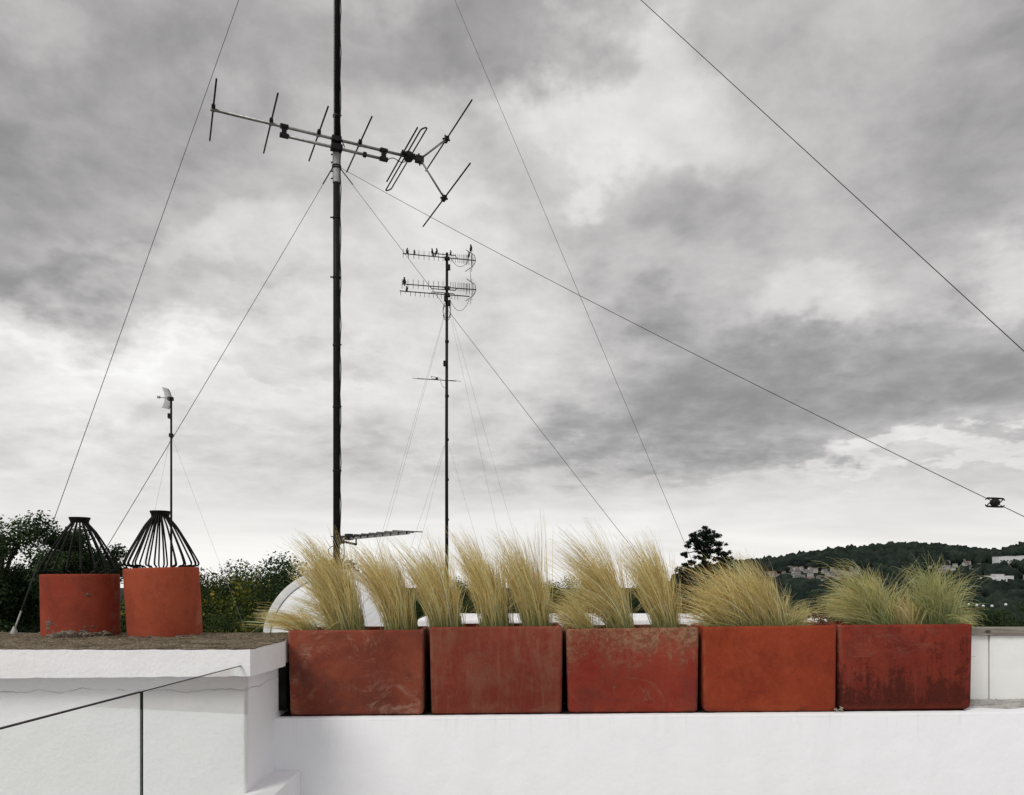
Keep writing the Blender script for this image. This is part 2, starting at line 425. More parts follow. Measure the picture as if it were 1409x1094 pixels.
M_hill = foliage("hill_woodland", (.010, .017, .014), (.021, .032, .024), (.046, .056, .038), scale=.03, trans=0)
M_bark = simple("bark", (.045, .038, .03), .9, var=.3, scale=8, bump=.01)
M_ground = simple("valley_grass", (.012, .020, .012), .95, var=.4, scale=.02)
M_roof_dark = simple("dark_slate_roof", (.10, .095, .10), .8, var=.2, scale=.5)
M_roof_red = simple("brown_tile_roof", (.13, .085, .07), .8, var=.2, scale=.5)
M_hwin = simple("dark_window_glass", (.04, .045, .05), .2, var=.2, scale=1)

# ------------------------------------------------------------------ terrain
ridge_px = [-900, 700, 860, 930, 1000, 1060, 1100, 1160, 1240, 1290, 1340, 1375, 1412, 1500, 1800, 2300, 3000]
ridge_y =  [818, 818, 814, 800, 783, 778, 772, 764, 758, 759, 765, 767, 757, 752, 760, 800, 818]
def ridge_z(a):
    y = np.interp(a * F + CX, ridge_px, ridge_y); return (HY - y) / F * 1000.0
def terr(x, y):
    """height relative to the eye"""
    x = np.asarray(x, float); y = np.asarray(y, float)
    dist = np.hypot(x, y); a = np.clip(x / np.maximum(y, 1.0), -3, 3)
    near = np.interp(dist, [0, 60, 260, 450], [-12, -12.5, -34, -36])
    rz = ridge_z(a)
    t = np.clip((y - 430) / 570, 0, 1); s = t*t*(3 - 2*t)*.5 + t*.5
    h = near + (rz - near) * s
    back = np.clip((y - 1000) / 900, 0, 1)
    h = np.where(y > 1000, rz + (-70 - rz) * back - 28*np.clip((y-1900)/4000, 0, 1), h)
    h = h + 2.2*np.sin(x*.021+1.3)*np.sin(y*.017) * np.clip((dist-120)/300, 0, 1)*(1-np.clip((y-850)/150, 0, 1))
    return h
def build_terrain():
    ys = np.concatenate([np.linspace(-400, 0, 8), np.linspace(15, 400, 26), np.linspace(430, 1150, 60), np.linspace(1300, 6000, 14)])
    na = 150; V = []; 
    xs_unit = np.linspace(-1, 1, na)
    for y in ys:
        half = 1700 + abs(y) * 1.3
        # denser towards the middle
        x = np.sign(xs_unit) * np.abs(xs_unit)**1.3 * half
        z = terr(x, np.full(na, y)) + EYE
        V.append(np.stack([x, np.full(na, y), z], 1))
    V = np.concatenate(V); fs = []
    for i in range(len(ys)-1):
        for k in range(na-1):
            q = i*na + k; fs.append((q, q+1, q+na+1, q+na))
    me = bpy.data.meshes.new("terrain"); me.from_pydata(V.tolist(), [], fs); me.materials.append(M_ground)
    me.polygons.foreach_set('use_smooth', [True]*len(fs)); me.update()
    o = bpy.data.objects.new("terrain", me); COL.objects.link(o); tag(o, kind='structure')
build_terrain()

# ------------------------------------------------------------------ trees
def leaf_cloud(centres, radii, per, size, squash=.8, out_from=None):
    """many leaf quads spread through clumps -> verts, faces (numpy)"""
    vs = []
    for c, r, n in zip(centres, radii, per):
        n = int(n)
        dirs = RNG.normal(size=(n, 3)); dirs /= np.linalg.norm(dirs, axis=1)[:, None]
        rad = r * RNG.random(n)**.42 * (1 + .25*RNG.normal(size=n)*.5)
        pos = dirs * rad[:, None]; pos[:, 2] *= squash
        nrm = dirs*.8 + RNG.normal(size=(n, 3))*.55 + np.array([0, 0, .35]); nrm /= np.linalg.norm(nrm, axis=1)[:, None]
        u = np.cross(nrm, RNG.normal(size=(n, 3))); u /= np.linalg.norm(u, axis=1)[:, None]
        w = np.cross(nrm, u); s = size * (.6 + .8*RNG.random(n))
        q = pos + np.array(c)
        u *= s[:, None]; w *= (s*.55)[:, None]
        vs.append(np.stack([q - u, q - w, q + u, q + w], 1).reshape(-1, 3))
    V = np.concatenate(vs); nf = len(V)//4
    return V, np.arange(nf*4).reshape(nf, 4)

def np_mesh(name, V, Fq, mat, smooth=False):
    me = bpy.data.meshes.new(name)
    k = Fq.shape[1]; me.vertices.add(len(V)); me.vertices.foreach_set('co', V.astype(np.float32).ravel())
    me.loops.add(Fq.size); me.loops.foreach_set('vertex_index', Fq.astype(np.int32).ravel())
    me.polygons.add(len(Fq)); me.polygons.foreach_set('loop_start', (np.arange(len(Fq))*k).astype(np.int32))
    if smooth: me.polygons.foreach_set('use_smooth', [True]*len(Fq))
    me.materials.append(mat); me.update(calc_edges=True); return me

def tree_data(h, cr, crown_h, nclump, per, leaf, seed, mat, lift=0.0):
    """tree with its foot at the origin: trunk+limbs mesh, crown mesh"""
    rs = np.random.default_rng(seed); cz = h - crown_h*.5
    cs, rr = [], []
    for i in range(nclump):
        dv = rs.normal(size=3); dv /= np.linalg.norm(dv); t = rs.random()**.45
        c = dv * t * np.array([cr*.86, cr*.86, crown_h*.44])
        c[2] += cz; c *= np.array([1+.1*math.sin(i), 1, 1]); cs.append(c); rr.append(cr * rs.uniform(.17, .30))
    V, Q = leaf_cloud(cs, rr, [per * (r/(cr*.24))**2 for r in rr], leaf)
    crown = np_mesh("crown", V, Q, mat)
    mb = MB(); top = Vector((rs.normal()*.1, rs.normal()*.1, cz))
    r0 = h * .022
    mb.tube([(0, 0, -.4), (0.05, 0, h*.2), (top.x*.5, top.y*.5, cz*.7), top, top + Vector((.2, .1, crown_h*.3))], [r0*1.25, r0, r0*.8, r0*.55, r0*.2], 8)
    for i in range(min(nclump, 26)):
        c = Vector(cs[i]); s = Vector((top.x*.6, top.y*.6, max(h*.3, min(c.z - crown_h*.25, cz))))
        md = s.lerp(c, .5) + Vector((0, 0, crown_h*.04))
        mb.tube([s, md, c], [r0*.38, r0*.24, r0*.08], 5)
    me = mb.build("trunk", M_bark, smooth=True); tm = me.data; bpy.data.objects.remove(me)
    return tm, crown

def place_tree(data, loc, rz, sc, label, cat="tree", group=None, name="broadleaf_tree"):
    t = empty(name, loc, label, cat, group, (0, 0, rz)); t.scale = (sc, sc, sc)
    for nm, me in zip(("trunk", "crown"), data):
        o = bpy.data.objects.new(nm, me); COL.objects.link(o); o.parent = t
    return t

TA = tree_data(15.0, 3.7, 9.0, 64, 720, .078, 11, M_leaf_dark)
TB = tree_data(15.0, 4.3, 8.5, 62, 600, .08, 23, M_leaf_dark)
TE = tree_data(15.0, 2.7, 6.0, 44, 640, .075, 29, M_leaf_dark)
TC = tree_data(13.0, 4.2, 9.0, 90, 780, .064, 37, M_leaf_warm)
TD = tree_data(13.0, 4.5, 9.0, 84, 640, .075, 41, M_leaf_dark)
def at_ground(px, d): return Vector(((px - CX)/F*d, d, EYE + float(terr((px-CX)/F*d, d))))
def tree_by(data, H, px, ytop, d, rz, label, group=None, name="broadleaf_tree"):
    g = at_ground(px, d); top = P(px, ytop, d).z; return place_tree(data, g, rz, (top - g.z)/H, label, group=group, name=name)
tree_by(TA, 15.0, 0, 680, 36, .4, "tall dark broadleaf tree at the far left rising above the terracotta flues")
tree_by(TE, 14.8, 104, 712, 40, 2.1, "dark tree with sky gaps behind the left terracotta flue")
tree_by(TB, 15.0, -150, 705, 42, 3.0, "dark tree cut off by the left edge beyond the tall tree")
for i, (px, yt, dd, dat, H, lab) in enumerate([
    (196, 806, 36, TD, 13.2, "low dark tree glimpsed in the gap between the two terracotta flues"),
    (288, 776, 34, TC, 13.2, "yellowing tree just right of the right terracotta flue"),
    (338, 783, 31, TC, 13.2, "greenish yellow tree between the right flue and the white dish"),
    (388, 774, 37, TD, 13.2, "dark tree directly left of the white satellite dish"),
    (440, 776, 40, TD, 13.2, "dark tree hidden behind the white dish and the leftmost grass"),
    ]):
    tree_by(dat, H-.45, px, yt-6, dd, 1.3*i+.5, lab, group="trees beyond the left roof")
LOWT = ["tree low behind the right end of the first trough's grass", "tree glimpsed above the gap between the first two troughs", "tree behind the left tuft of the second trough", "tree glimpsed through the second trough's middle tuft",
    "tree showing in the gap between the second and third troughs' grass", "tree behind the low tuft of the middle trough", "tree hidden behind the tallest tuft of the middle trough", "tree in the gap between the middle trough's grass and the cedar",
    "tree behind the right part of the orange trough's grass", "tree behind the dry stalks between the last two troughs"]
for i, (px, yt) in enumerate([(520, 806), (575, 812), (640, 800), (700, 806), (765, 798), (815, 800), (868, 812), (915, 806), (1052, 838), (1120, 832)]):
    tree_by([TC, TD][i % 3 == 0], 12.9, px, yt-9, 62 + 7*(i % 3), i*1.9, LOWT[i], group="low trees behind the feather grass")
for i, (px, yt) in enumerate([(1185, 838), (1252, 842), (1310, 836), (1362, 842), (1400, 824), (1470, 828), (1340, 822), (1545, 820)]):
    tree_by([TD, TA][i % 2], [13.2, 15.3][i % 2], px, yt, 95 + 11*(i % 4), i*1.4, "dark valley tree " + ["behind the dark trough's left tuft", "behind the middle of the dark trough", "behind the dark trough's right tuft", "just right of the dark trough's grass", "in the lower right corner above the timber rail", "just outside the right edge above the rail", "below the white globe lamps", "farthest right, outside the frame"][i], group="valley trees beyond the timber rail")

def cedar():
    d = 60.0; g = at_ground(969, d)
    t = empty("cedar_tree", g, "dark cedar with layered airy crown standing above the feather grass", "tree")
    cl = [(977,731,7),(968,736,8),(957,735,6),(985,739,8),(951,742,6),(963,744,8),(976,745,8),(990,748,6),(946,750,4),(958,753,6),(972,755,8),(984,756,6),
          (997,760,6),(944,764,5),(1002,767,5),(962,765,6),(977,767,7),(989,768,7),(952,773,8),(968,778,8),(984,779,8),(999,777,6),(944,784,8),(958,789,10),(977,791,11),
          (995,789,9),(935,796,9),(1009,797,9),(950,803,12),(972,806,13),(995,805,12),(928,808,10),(1020,808,10),(940,820,14),(965,824,16),(992,824,16),(1018,824,14)]
    cs, rr = [], []
    for (px, y, r) in cl:
        rw = r/F*d
        for k in range(5):
            p = P(px + random.gauss(0, r*.62), y + random.gauss(0, r*.42), d + random.uniform(-1.6, 1.6)); cs.append(np.array(p)); rr.append(rw*random.uniform(.4, .95))
    V, Q = leaf_cloud(cs, rr, [230*(r/.5)**1.5 for r in rr], .085, squash=.7)
    V = V - np.array(g); me = np_mesh("crown", V, Q, M_leaf_black)
    o = bpy.data.objects.new("crown", me); COL.objects.link(o); o.parent = t
    mb = MB(); ps = [P(972, 900, d), P(970, 830, d), P(967, 790, d), P(969, 760, d), P(967, 742, d)]
    mb.tube([g - Vector((0, 0, .4))] + ps, [.42, .36, .26, .19, .12, .04], 8)
    for c in cs[::5]:
        c = Vector(c); k = min(ps, key=lambda q: abs(q.z - (c.z - .6))); mb.tube([k, k.lerp(c, .5) + Vector((0, 0, .1)), c], [.07, .05, .02], 5)
    mb.build("trunk", M_bark, t, smooth=True)
cedar()

# ------------------------------------------------------------------ houses on the hill
houses = []
def gable(mbw, mbr, w, dpt, h, rh):
    mbw.box((-w/2, -dpt/2, -2), (w/2, dpt/2, h))
    mbr.add([(-w/2-.3, -dpt/2-.4, h+.02), (w/2+.3, -dpt/2-.4, h+.02), (w/2+.3, dpt/2+.4, h+.02), (-w/2-.3, dpt/2+.4, h+.02), (-w/2-.3, 0, h+rh), (w/2+.3, 0, h+rh)],
            [(0,1,5,4), (2,3,4,5), (0,4,3), (1,2,5), (0,3,2,1)])
def house_meshes(w, dpt, h, rh, mroof, tag_):
    a, b, c = MB(), MB(), MB(); gable(a, b, w, dpt, h, rh)
    nwin = max(2, int(w/3))
    win = MB()
    win.box((-.55, -.06, -.7), (.55, .06, .7))
    out = []
    for mb, m, nm in ((a, M_house, "wall"), (b, mroof, "roof"), (win, M_hwin, "window")):
        o = mb.build(nm, m); out.append(o.data); bpy.data.objects.remove(o)
    wp = [(-w/2 + w*(i+.5)/nwin, -dpt/2-.03, z) for i in range(nwin) for z in ([1.4, 4.1] if h > 4.6 else [1.5])]
    return out, wp, mroof
HK = [house_meshes(9, 7, 5.4, 2.0, M_roof_dark, ''), house_meshes(13, 8, 5.6, 2.2, M_roof_red, ''), house_meshes(7, 6, 6.2, 2.2, M_roof_red, ''), house_meshes(16, 8, 5.0, 2.0, M_roof_dark, '')]
def hill_point(px, y):
    """walk along the line of sight to the slope"""
    for dd in np.arange(460, 990, 6.0):
        x = (px-CX)/F*dd
        if (HY - y)/F*dd <= float(terr(x, dd)) + 3.0: return Vector((x, dd, EYE + float(terr(x, dd))))
    return None
hp = []
for (x0, x1, y0, y1, n) in [(1045, 1100, 782, 806, 34), (1098, 1170, 781, 806, 44), (1150, 1215, 782, 798, 16), (1262, 1345, 772, 794, 30), (1330, 1412, 772, 792, 26), (1385, 1470, 776, 800, 14)]:
    for i in range(n):
        hp.append((random.uniform(x0, x1), random.uniform(y0, y1)))
for i, (px, y) in enumerate(hp):
    g = hill_point(px, y)
    if g is None: continue
    if any((g - q).length < 6.5 for q in houses): continue
    houses.append(g); k = random.choice([0, 0, 1, 2, 3]); ms, wp, mr = HK[k]
    red = mr is M_roof_red
    zone = ["above the orange trough", "between the orange and dark troughs", "above the dark trough's grass", "near the right edge"][int(np.searchsorted([1100, 1180, 1330], px))]
    kd = "brown" if red else "dark"
    e = empty("house", g + Vector((0, 0, 1.6)), "tiny pale house with %s roof on the wooded hill %s" % (kd, zone), "house",
              "%s roofed houses on the hill %s" % (kd, zone), (0, 0, random.uniform(-.5, .5)))
    e.scale = (random.uniform(.36, .60),)*3
    for me, nm in ((ms[0], "wall"), (ms[1], "roof")):
        o = bpy.data.objects.new(nm, me); COL.objects.link(o); o.parent = e
    for q in wp:
        o = bpy.data.objects.new("window", ms[2]); COL.objects.link(o); o.parent = e; o.location = q
def block_building(px0, px1, y, heights, label, flat=True):
    g = hill_point((px0+px1)/2, y); sc_ = g.y/F
    e = empty("apartment_block", g, label, "building"); houses.append(g)
    x = (px0 - (px0+px1)/2)*sc_
    for (w, h, dy_) in heights:
        w *= sc_; mb = MB(); mb.box((g.x+x, g.y-6-dy_, g.z-4), (g.x+x+w-.05, g.y+6, g.z+h)); mb.build("wall", M_far_white, e)
        mb = MB(); mb.box((g.x+x-.2, g.y-6.2-dy_, g.z+h+.01), (g.x+x+w-.25+.2, g.y+6.2, g.z+h+.4)); mb.build("roof", M_roof_dark if not flat else M_far_white, e)
        nf = max(1, int(h//3.2))
        for j in range(nf):
            for q in range(max(1, int(w//3.6))):
                mb = MB(); wx = g.x+x+ (q+.5)*w/max(1, int(w//3.6)); mb.box((wx-.8, g.y-6.05-dy_, g.z+.9+j*3.1), (wx+.8, g.y-5.9-dy_, g.z+2.2+j*3.1)); mb.build("window", M_hwin, e)
        x += w
    return g
block_building(1346, 1389, 801, [(4,7,0),(5,5.5,1),(5,6.2,0),(4,8,2),(5,5.5,0),(6,9.5,1),(4,7.5,0),(5,7,1),(5,8,0)], "large white stepped apartment block in the trees of the hillside")
block_building(1370, 1425, 770, [(14,5.5,0),(20,6.0,0),(21,6.5,0)], "long low white building near the ridge at the right edge", )

# hill woodland: one mass of small crowns
def woodland():
    bm = bmesh.new(); bmesh.ops.create_icosphere(bm, subdivisions=2, radius=1.0)
    base = np.array([v.co[:] for v in bm.verts]); tri = np.array([[v.index for v in f.verts] for f in bm.faces]); bm.free()
    rs = np.random.default_rng(5); pts = []
    H = np.array([[h.x, h.y] for h in houses]); HW = np.array([6.5]*(len(houses)-2) + [24, 34]); HC = np.array([19.0]*(len(houses)-2) + [45, 45])
    n = 0
    for (cnt, y0, y1, r0, r1) in [(3900, 520, 1035, 4.0, 6.6), (900, 260, 540, 4.0, 7.0), (1500, 955, 1025, 3.6, 6.5), (520, 150, 300, 3.5, 5.5)]:
        for i in range(cnt):
            y = rs.uniform(y0, y1); a = rs.uniform(.14, .92) if y > 500 else rs.uniform(.12, .85)
            x = a*y
            if float(ridge_z(a)) < -8 and y > 520: continue
            dxh = H[:, 0] - H[:, 1]*0 - x; dyh = H[:, 1] - y
            if np.any((np.abs(dxh) < HW) & (dyh > -8) & (dyh < HC)): continue
            pts.append((x, y, rs.uniform(r0, r1)))
    Vs = []
    for (x, y, r) in pts:
        f = 1 + .22*rs.normal(size=len(base)); f = np.clip(f, .55, 1.5)
        v = base * f[:, None] * np.array([r, r, r*rs.uniform(.75, 1.25)])
        z = float(terr(x, y)) + EYE + r*.75
        Vs.append(v + np.array([x, y, z]))
    V = np.concatenate(Vs); Q = np.concatenate([tri + i*len(base) for i in range(len(pts))])
    me = np_mesh("hill_woodland", V, Q, M_hill)
    o = bpy.data.objects.new("hill_woodland", me); COL.objects.link(o)
    tag(o, "dense dark woodland covering the distant hill", "woodland", kind='stuff')
woodland()

# white globe lamps deep in the valley trees
def street_lamps():
    for i, (px, y) in enumerate([(1333, 834), (1344, 835), (1353, 836), (1365, 836), (1384, 834)]):
        d = 88.0; g = at_ground(px, d); top = P(px, y, d)
        e = empty("street_lamp", g, ["leftmost", "second from left", "middle", "fourth from left", "rightmost"][i] + " of the five white globe lamps in the valley trees", "street lamp", "white globe lamps in the valley")
        mb = MB(); mb.tube([g, top], .03, 6); mb.build("lamp_post", M_darkalu, e)
        mb = MB(); mb.lathe([(.001, -.17), (.1, -.13), (.16, -.03), (.15, .06), (.08, .14), (.001, .17)], 10, top + Vector((0, 0, .17))); mb.build("globe", M_far_white, e, smooth=True)
street_lamps()

# ------------------------------------------------------------------ own roofs and the neighbour's
Z = lambda v: EYE + v
def struct(name, a, b, m):
    mb = MB(); mb.box(a, b); o = mb.build(name, m); return tag(o, kind='structure')
struct("terrace_floor", (-5.2, -3.5, Z(-1.8)), (3.2, 3.34, Z(-1.6)), M_floor)
struct("roof_deck", (-5.2, 3.7, Z(-1.9)), (5.2, 9.0, Z(-1.55)), M_deck)
mb = MB(); mb.box((-5.0, -3.3, Z(-12.6)), (3.1, 8.8, Z(-1.91))); tag(mb.build("building_below", M_far_white), "white rendered building carrying the roof terrace", "building")
mb = MB(); mb.box((-14, 17, Z(-12.6)), (4, 26, Z(-2.5)))
nb = empty("neighbour_building", (-5, 21, Z(-12.6)), "low neighbouring building whose roof carries the two far masts", "building")
mb.build("wall", M_far_white, nb); mb = MB(); mb.box((-14.2, 16.8, Z(-2.49)), (4.2, 26.2, Z(-2.25))); mb.build("roof", M_deck, nb)

# parapet with ledge (slopes up slightly to the right)
SL = .0087
def ledge_z(x): return -.6235 + SL*(x + .99)
def parapet():
    e = empty("parapet_wall", (-1.03, 3.45, Z(-1.6)), "smooth white parapet wall under the row of terracotta troughs", "wall")
    x0, x1 = -1.06, 3.0; y0, y1 = 3.31, 3.70
    za, zb = Z(ledge_z(x0)), Z(ledge_z(x1))
    mb = MB()
    n = 60; vs = []; fs = []
    for i in range(n+1):
        x = x0 + (x1-x0)*i/n; z = Z(ledge_z(x))
        j = .0012*math.sin(i*1.7) + .0008*math.sin(i*4.3)
        vs += [(x, y0, Z(-1.6)), (x, y0, z-.012), (x, y0+.004+j, z-.003), (x, y0+.013+j, z), (x, y1, z), (x, y1, Z(-1.6))]
    for i in range(n):
        for k in range(5):
            fs.append((i*6+k, (i+1)*6+k, (i+1)*6+k+1, i*6+k+1))
    fs += [tuple(range(6)), tuple(reversed([n*6+k for k in range(6)]))]
    mb.add(vs, fs); mb.m = [0]*len(mb.f)
    mb.build("wall", [M_par], e, auto=40)
    # dirt and grit gathered on the ledge
    mb = MB(); rs = random.Random(3)
    nx, ny = 150, 8; vs = []
    for i in range(nx+1):
        for k in range(ny+1):
            x = 1.0 + 1.9*i/nx; y = 3.395 + .02*math.sin(i*.31)*(k == 0) + .205*k/ny
            hgt = (.003 + .006*rs.random()) * (0.15 if k in (0,) else 1)
            vs.append((x, y, Z(ledge_z(x)) + hgt))
    fs = [(i*(ny+1)+k, (i+1)*(ny+1)+k, (i+1)*(ny+1)+k+1, i*(ny+1)+k+1) for i in range(nx) for k in range(ny)]
    mb.add(vs, fs); mb.build("ledge_grit", M_ledge, e, kind='stuff')
    mb = MB(); nx, ny = 150, 6; vs = []  # black strip: grime that also paints in contact shade under and between troughs
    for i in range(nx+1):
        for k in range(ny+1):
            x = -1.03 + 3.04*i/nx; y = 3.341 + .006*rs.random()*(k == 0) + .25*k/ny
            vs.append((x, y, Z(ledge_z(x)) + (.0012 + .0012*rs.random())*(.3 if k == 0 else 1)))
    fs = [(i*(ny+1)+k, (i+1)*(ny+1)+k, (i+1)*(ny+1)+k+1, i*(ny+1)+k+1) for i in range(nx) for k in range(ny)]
    mb.add(vs, fs); mb.build("ledge_grime_shade", gritty("black_ledge_grime_shade", (.02, .018, .015), (.04, .036, .03), (.012, .011, .010)), e, kind='stuff')
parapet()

# board fence behind the ledge with a weathered rail
def fence():
    yf = 3.605; top = -.285
    xj = (1360.5-CX)/F*yf
    e = empty("board_fence", (xj, yf, Z(ledge_z(xj))), "white board fence with a weathered timber rail right of the troughs", "fence")
    edges = [xj - 1.35*1.0, xj - .68, xj, 2.97]
    for i in range(len(edges)-1):
        a, b = edges[i], edges[i+1]
        off = [0, .0, .006][i % 3]
        mb = MB(); mb.box((a+.0025, yf-off, Z(ledge_z(a)-.02)), (b-.0025, yf+.022, Z(top)))
        bevel(mb.build("board", M_board, e), .002)
    mb = MB(); mb.box((edges[0], yf+.023, Z(-.63)), (edges[-1], yf+.06, Z(top-.01))); mb.build("backing_board", M_timber, e)
    mb = MB(); n = 50; x0, x1 = edges[0]-.03, edges[-1]+.02; vs = []
    for i in range(n+1):
        x = x0 + (x1-x0)*i/n; j = .0015*math.sin(i*2.1); 
        vs += [(x, yf-.022+j, Z(top)+.002+j*.5), (x, yf+.075, Z(top)+.002), (x, yf+.075, Z(top)+.036), (x, yf-.022+j*.8, Z(top)+.034+j)]
    fs = [(i*4+k, i*4+(k+1)%4, (i+1)*4+(k+1)%4, (i+1)*4+k) for i in range(n) for k in range(4)]
    fs += [(0,3,2,1), (n*4, n*4+1, n*4+2, n*4+3)]
    mb.add(vs, fs); bevel(mb.build("rail", M_timber, e), .002)
fence()

def gap_backing():  # added black sheets, stand in for the shade in the gaps around the troughs
    e = empty("dark_backing", (.5, 3.625, Z(-.62)), "black sheet added directly behind the troughs to darken the gaps", "wall")
    M = simple("black_gap_shade", (.008, .008, .008), .9, var=.4, scale=20)
    mb = MB(); mb.box((-1.0, 3.612, Z(-.66)), (1.12, 3.66, Z(-.272))); mb.build("backing_face", M, e)
    mb = MB(); mb.box((-1.04, 3.30+.06, Z(-.6)), (-1.004, 3.60, Z(-.40))); mb.build("backing_return", M, e)
gap_backing()

# white upstand beyond the troughs, seen between the grasses
def upstand():
    e = empty("roof_upstand", (.4, 4.85, Z(-1.55)), "low white roof upstand glimpsed behind the feather grass", "wall")
    xl = (574-CX)/F*4.6; xr = (1140-CX)/F*4.6
    mb = MB(); mb.box((xl+.03, 4.66, Z(-1.55)), (xr-.03, 5.2, Z(-.335))); mb.build("wall", M_par, e)
    mb = MB(); mb.box((xl, 4.6, Z(-.33)), (xr, 5.25, Z(-.262))); bevel(mb.build("coping", M_cope, e), .02, 3)
upstand()

# ------------------------------------------------------------------ left chimney wall
def left_wall():
    xs, ys = -1.045, 2.955
    e = empty("chimney_wall", (-1.9, 3.3, Z(-1.6)), "white stucco wall with overhanging coping carrying the two terracotta flues", "wall")
    mb = MB(); zt = Z(-.393)
    X = [xs, xs, -4.6, -4.6]; Y = [ys, 3.62, 3.62, ys]
    # slightly leaning corner
    vs = [(xs+.003, ys, Z(-1.0)), (xs+.012, 3.60, Z(-1.0)), (-4.6, 3.60, Z(-1.0)), (-4.6, ys, Z(-1.0)),
          (xs, ys, zt), (xs+.01, 3.60, zt), (-4.6, 3.60, zt), (-4.6, ys, zt)]
    mb.add(vs, [(0,1,5,4), (1,2,6,5), (2,3,7,6), (3,0,4,7)])
    bevel(mb.build("wall", M_wall, e), .008, 3)
    # plinth / kerb step
    mb = MB(); mb.add([(xs+.0, 2.80, Z(-1.6)), (-.9246, 2.80, Z(-1.6)), (-.9246, 3.309, Z(-1.6)), (xs+.0, 3.309, Z(-1.6)),
                       (xs+.0, 2.80, Z(-.853)), (-.9246, 2.80, Z(-.853)), (-.9246, 3.309, Z(-.853)), (xs+.0, 3.309, Z(-.853))],
                      [(0,1,5,4), (1,2,6,5), (2,3,7,6), (3,0,4,7), (4,5,6,7)])
    bevel(mb.build("kerb_step", M_wall, e), .004, 2)
    mb = MB(); mb.box((-4.6, 2.93, Z(-1.6)), (xs-.003, 3.6, Z(-1.003))); mb.build("plinth", M_wall, e)
    # coping: outline front -> right side -> back
    rs = random.Random(5)
    def jit(s): return s*(rs.random()-.5)
    front = []
    n = 120
    outline_top = []
    for i in range(n+1):
        x = -4.6 + (-.9948+4.6)*i/n
        z = -.2815
        outline_top.append((x, 2.87 + jit(.003), z + jit(.0022)))
    side = [(-.9948 + (.0178)*k/14 + jit(.002), 2.87 + (3.262-2.87)*k/14, -.2815 + jit(.003)) for k in range(1, 15)]
    outline_top += side
    bt = []
    for i, (x, y, z) in enumerate(outline_top):
        if i <= n:
            t = (-.9948 - x)/(1.95)   # thickness grows leftwards
            th = .101 + .016*min(t, 1.0)
            if rs.random() < .10: th -= .003*rs.random()
        else: th = .101 + .006*(i-n)/14 + (.004*rs.random())
        bt.append((x, y, -.2815 - th + jit(.0015)))
    mb = MB(); m = len(outline_top)
    vs = [(x, y, Z(z)) for (x, y, z) in outline_top] + [(x, y, Z(z)) for (x, y, z) in bt]
    fs = [(i+m, i+1+m, i+1, i) for i in range(m-1)]
    # end faces, underside
    vs += [(-1.0005, 3.33, Z(-.2815)), (-1.0005, 3.33, Z(-.386)), (-1.0005, 3.67, Z(-.2815)), (-1.0005, 3.67, Z(-.386)), (-4.6, 3.67, Z(-.2815)), (-4.6, 3.67, Z(-.386)), ]
    q = 2*m
    fs += [(m-1+m, q+1, q, m-1), (q+1, q+3, q+2, q), (q+3, q+5, q+4, q+2), (q+5, m, 0, q+4)]
    fs += [tuple([m+i for i in range(m-1, -1, -1)] + [q+5, q+3, q+1])]
    mb.add(vs, fs); mb.build("coping", M_cope, e, auto=50)
    # weathered top surface, finely broken
    mb = MB(); nx, ny = 420, 70; vs = []
    A = np.random.default_rng(8)
    for i in range(nx+1):
        x0 = -4.6 + 3.62*i/nx
        for k in range(ny+1):
            y = 2.874 + .795*(k/ny)
            xr = -.997 + .0178*min(1, (y-2.87)/.39) if y < 3.262 else -1.002 
            x = -4.6 + (xr+4.6)*i/nx
            e_ = min(k, 2)/2*min(nx-i, 2)/2
            h = -.2815 + .0015 + (.003*A.random() + .004*(math.sin(x*23+y*9)*math.sin(y*31+x*5)+1)*.5 + (.006 if A.random() > .985 else 0))*e_
            vs.append((x, y, Z(h)))
    fs = [(i*(ny+1)+k, (i+1)*(ny+1)+k, (i+1)*(ny+1)+k+1, i*(ny+1)+k+1) for i in range(nx) for k in range(ny)]
    mb.add(vs, fs); mb.build("lichened_top", M_felt, e)
left_wall()

# ------------------------------------------------------------------ flues and their wire cowls
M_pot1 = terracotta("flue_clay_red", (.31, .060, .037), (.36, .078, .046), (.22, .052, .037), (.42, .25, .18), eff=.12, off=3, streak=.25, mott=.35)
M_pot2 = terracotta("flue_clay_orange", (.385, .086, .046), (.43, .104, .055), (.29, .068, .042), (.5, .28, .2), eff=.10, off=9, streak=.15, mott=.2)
def flue(px, ytop, r, height, lean, mat, label, lean_y=0.0, foot=0.0):
    d = 3.53; c = Vector(((px-CX)/F*d, d, Z(-.2785)))
    e = empty("chimney_pot", c, label, "chimney pot")
    n = 64; prof = [(r*.985, -.004), (r, .02), (r*1.004, height*.5), (r*1.008, height-.012), (r*1.004, height-.003), (r*.99, height), (r*.90, height), (r*.885, height-.008), (r*.88, .01)]
    mb = MB(); vs = []
    for (rr, z) in prof:
        for k in range(n):
            an = 2*math.pi*k/n
            zz = z + (rr*math.cos(an)*lean*.6 if z > height*.3 else 0)
            vs.append(c + Vector((rr*math.cos(an) - lean*z*1.0 + .0008*math.sin(an*5), rr*math.sin(an), zz)))
    fs = [(i*n+k, i*n+(k+1)%n, (i+1)*n+(k+1)%n, (i+1)*n+k) for i in range(len(prof)-1) for k in range(n)]
    mb.add(vs, fs); mb.build("clay_pot", mat, e, smooth=True, origin=c, auto=50)
    return e, c
f1, c1 = flue(112.0, 790, .1625, .285, .015, M_pot1, "left terracotta flue, duller red, stained and crusted with mortar at its foot")
f2, c2 = flue(228.0, 781, .1605, .313, .062, M_pot2, "right terracotta flue, taller, cleaner and leaning slightly left")

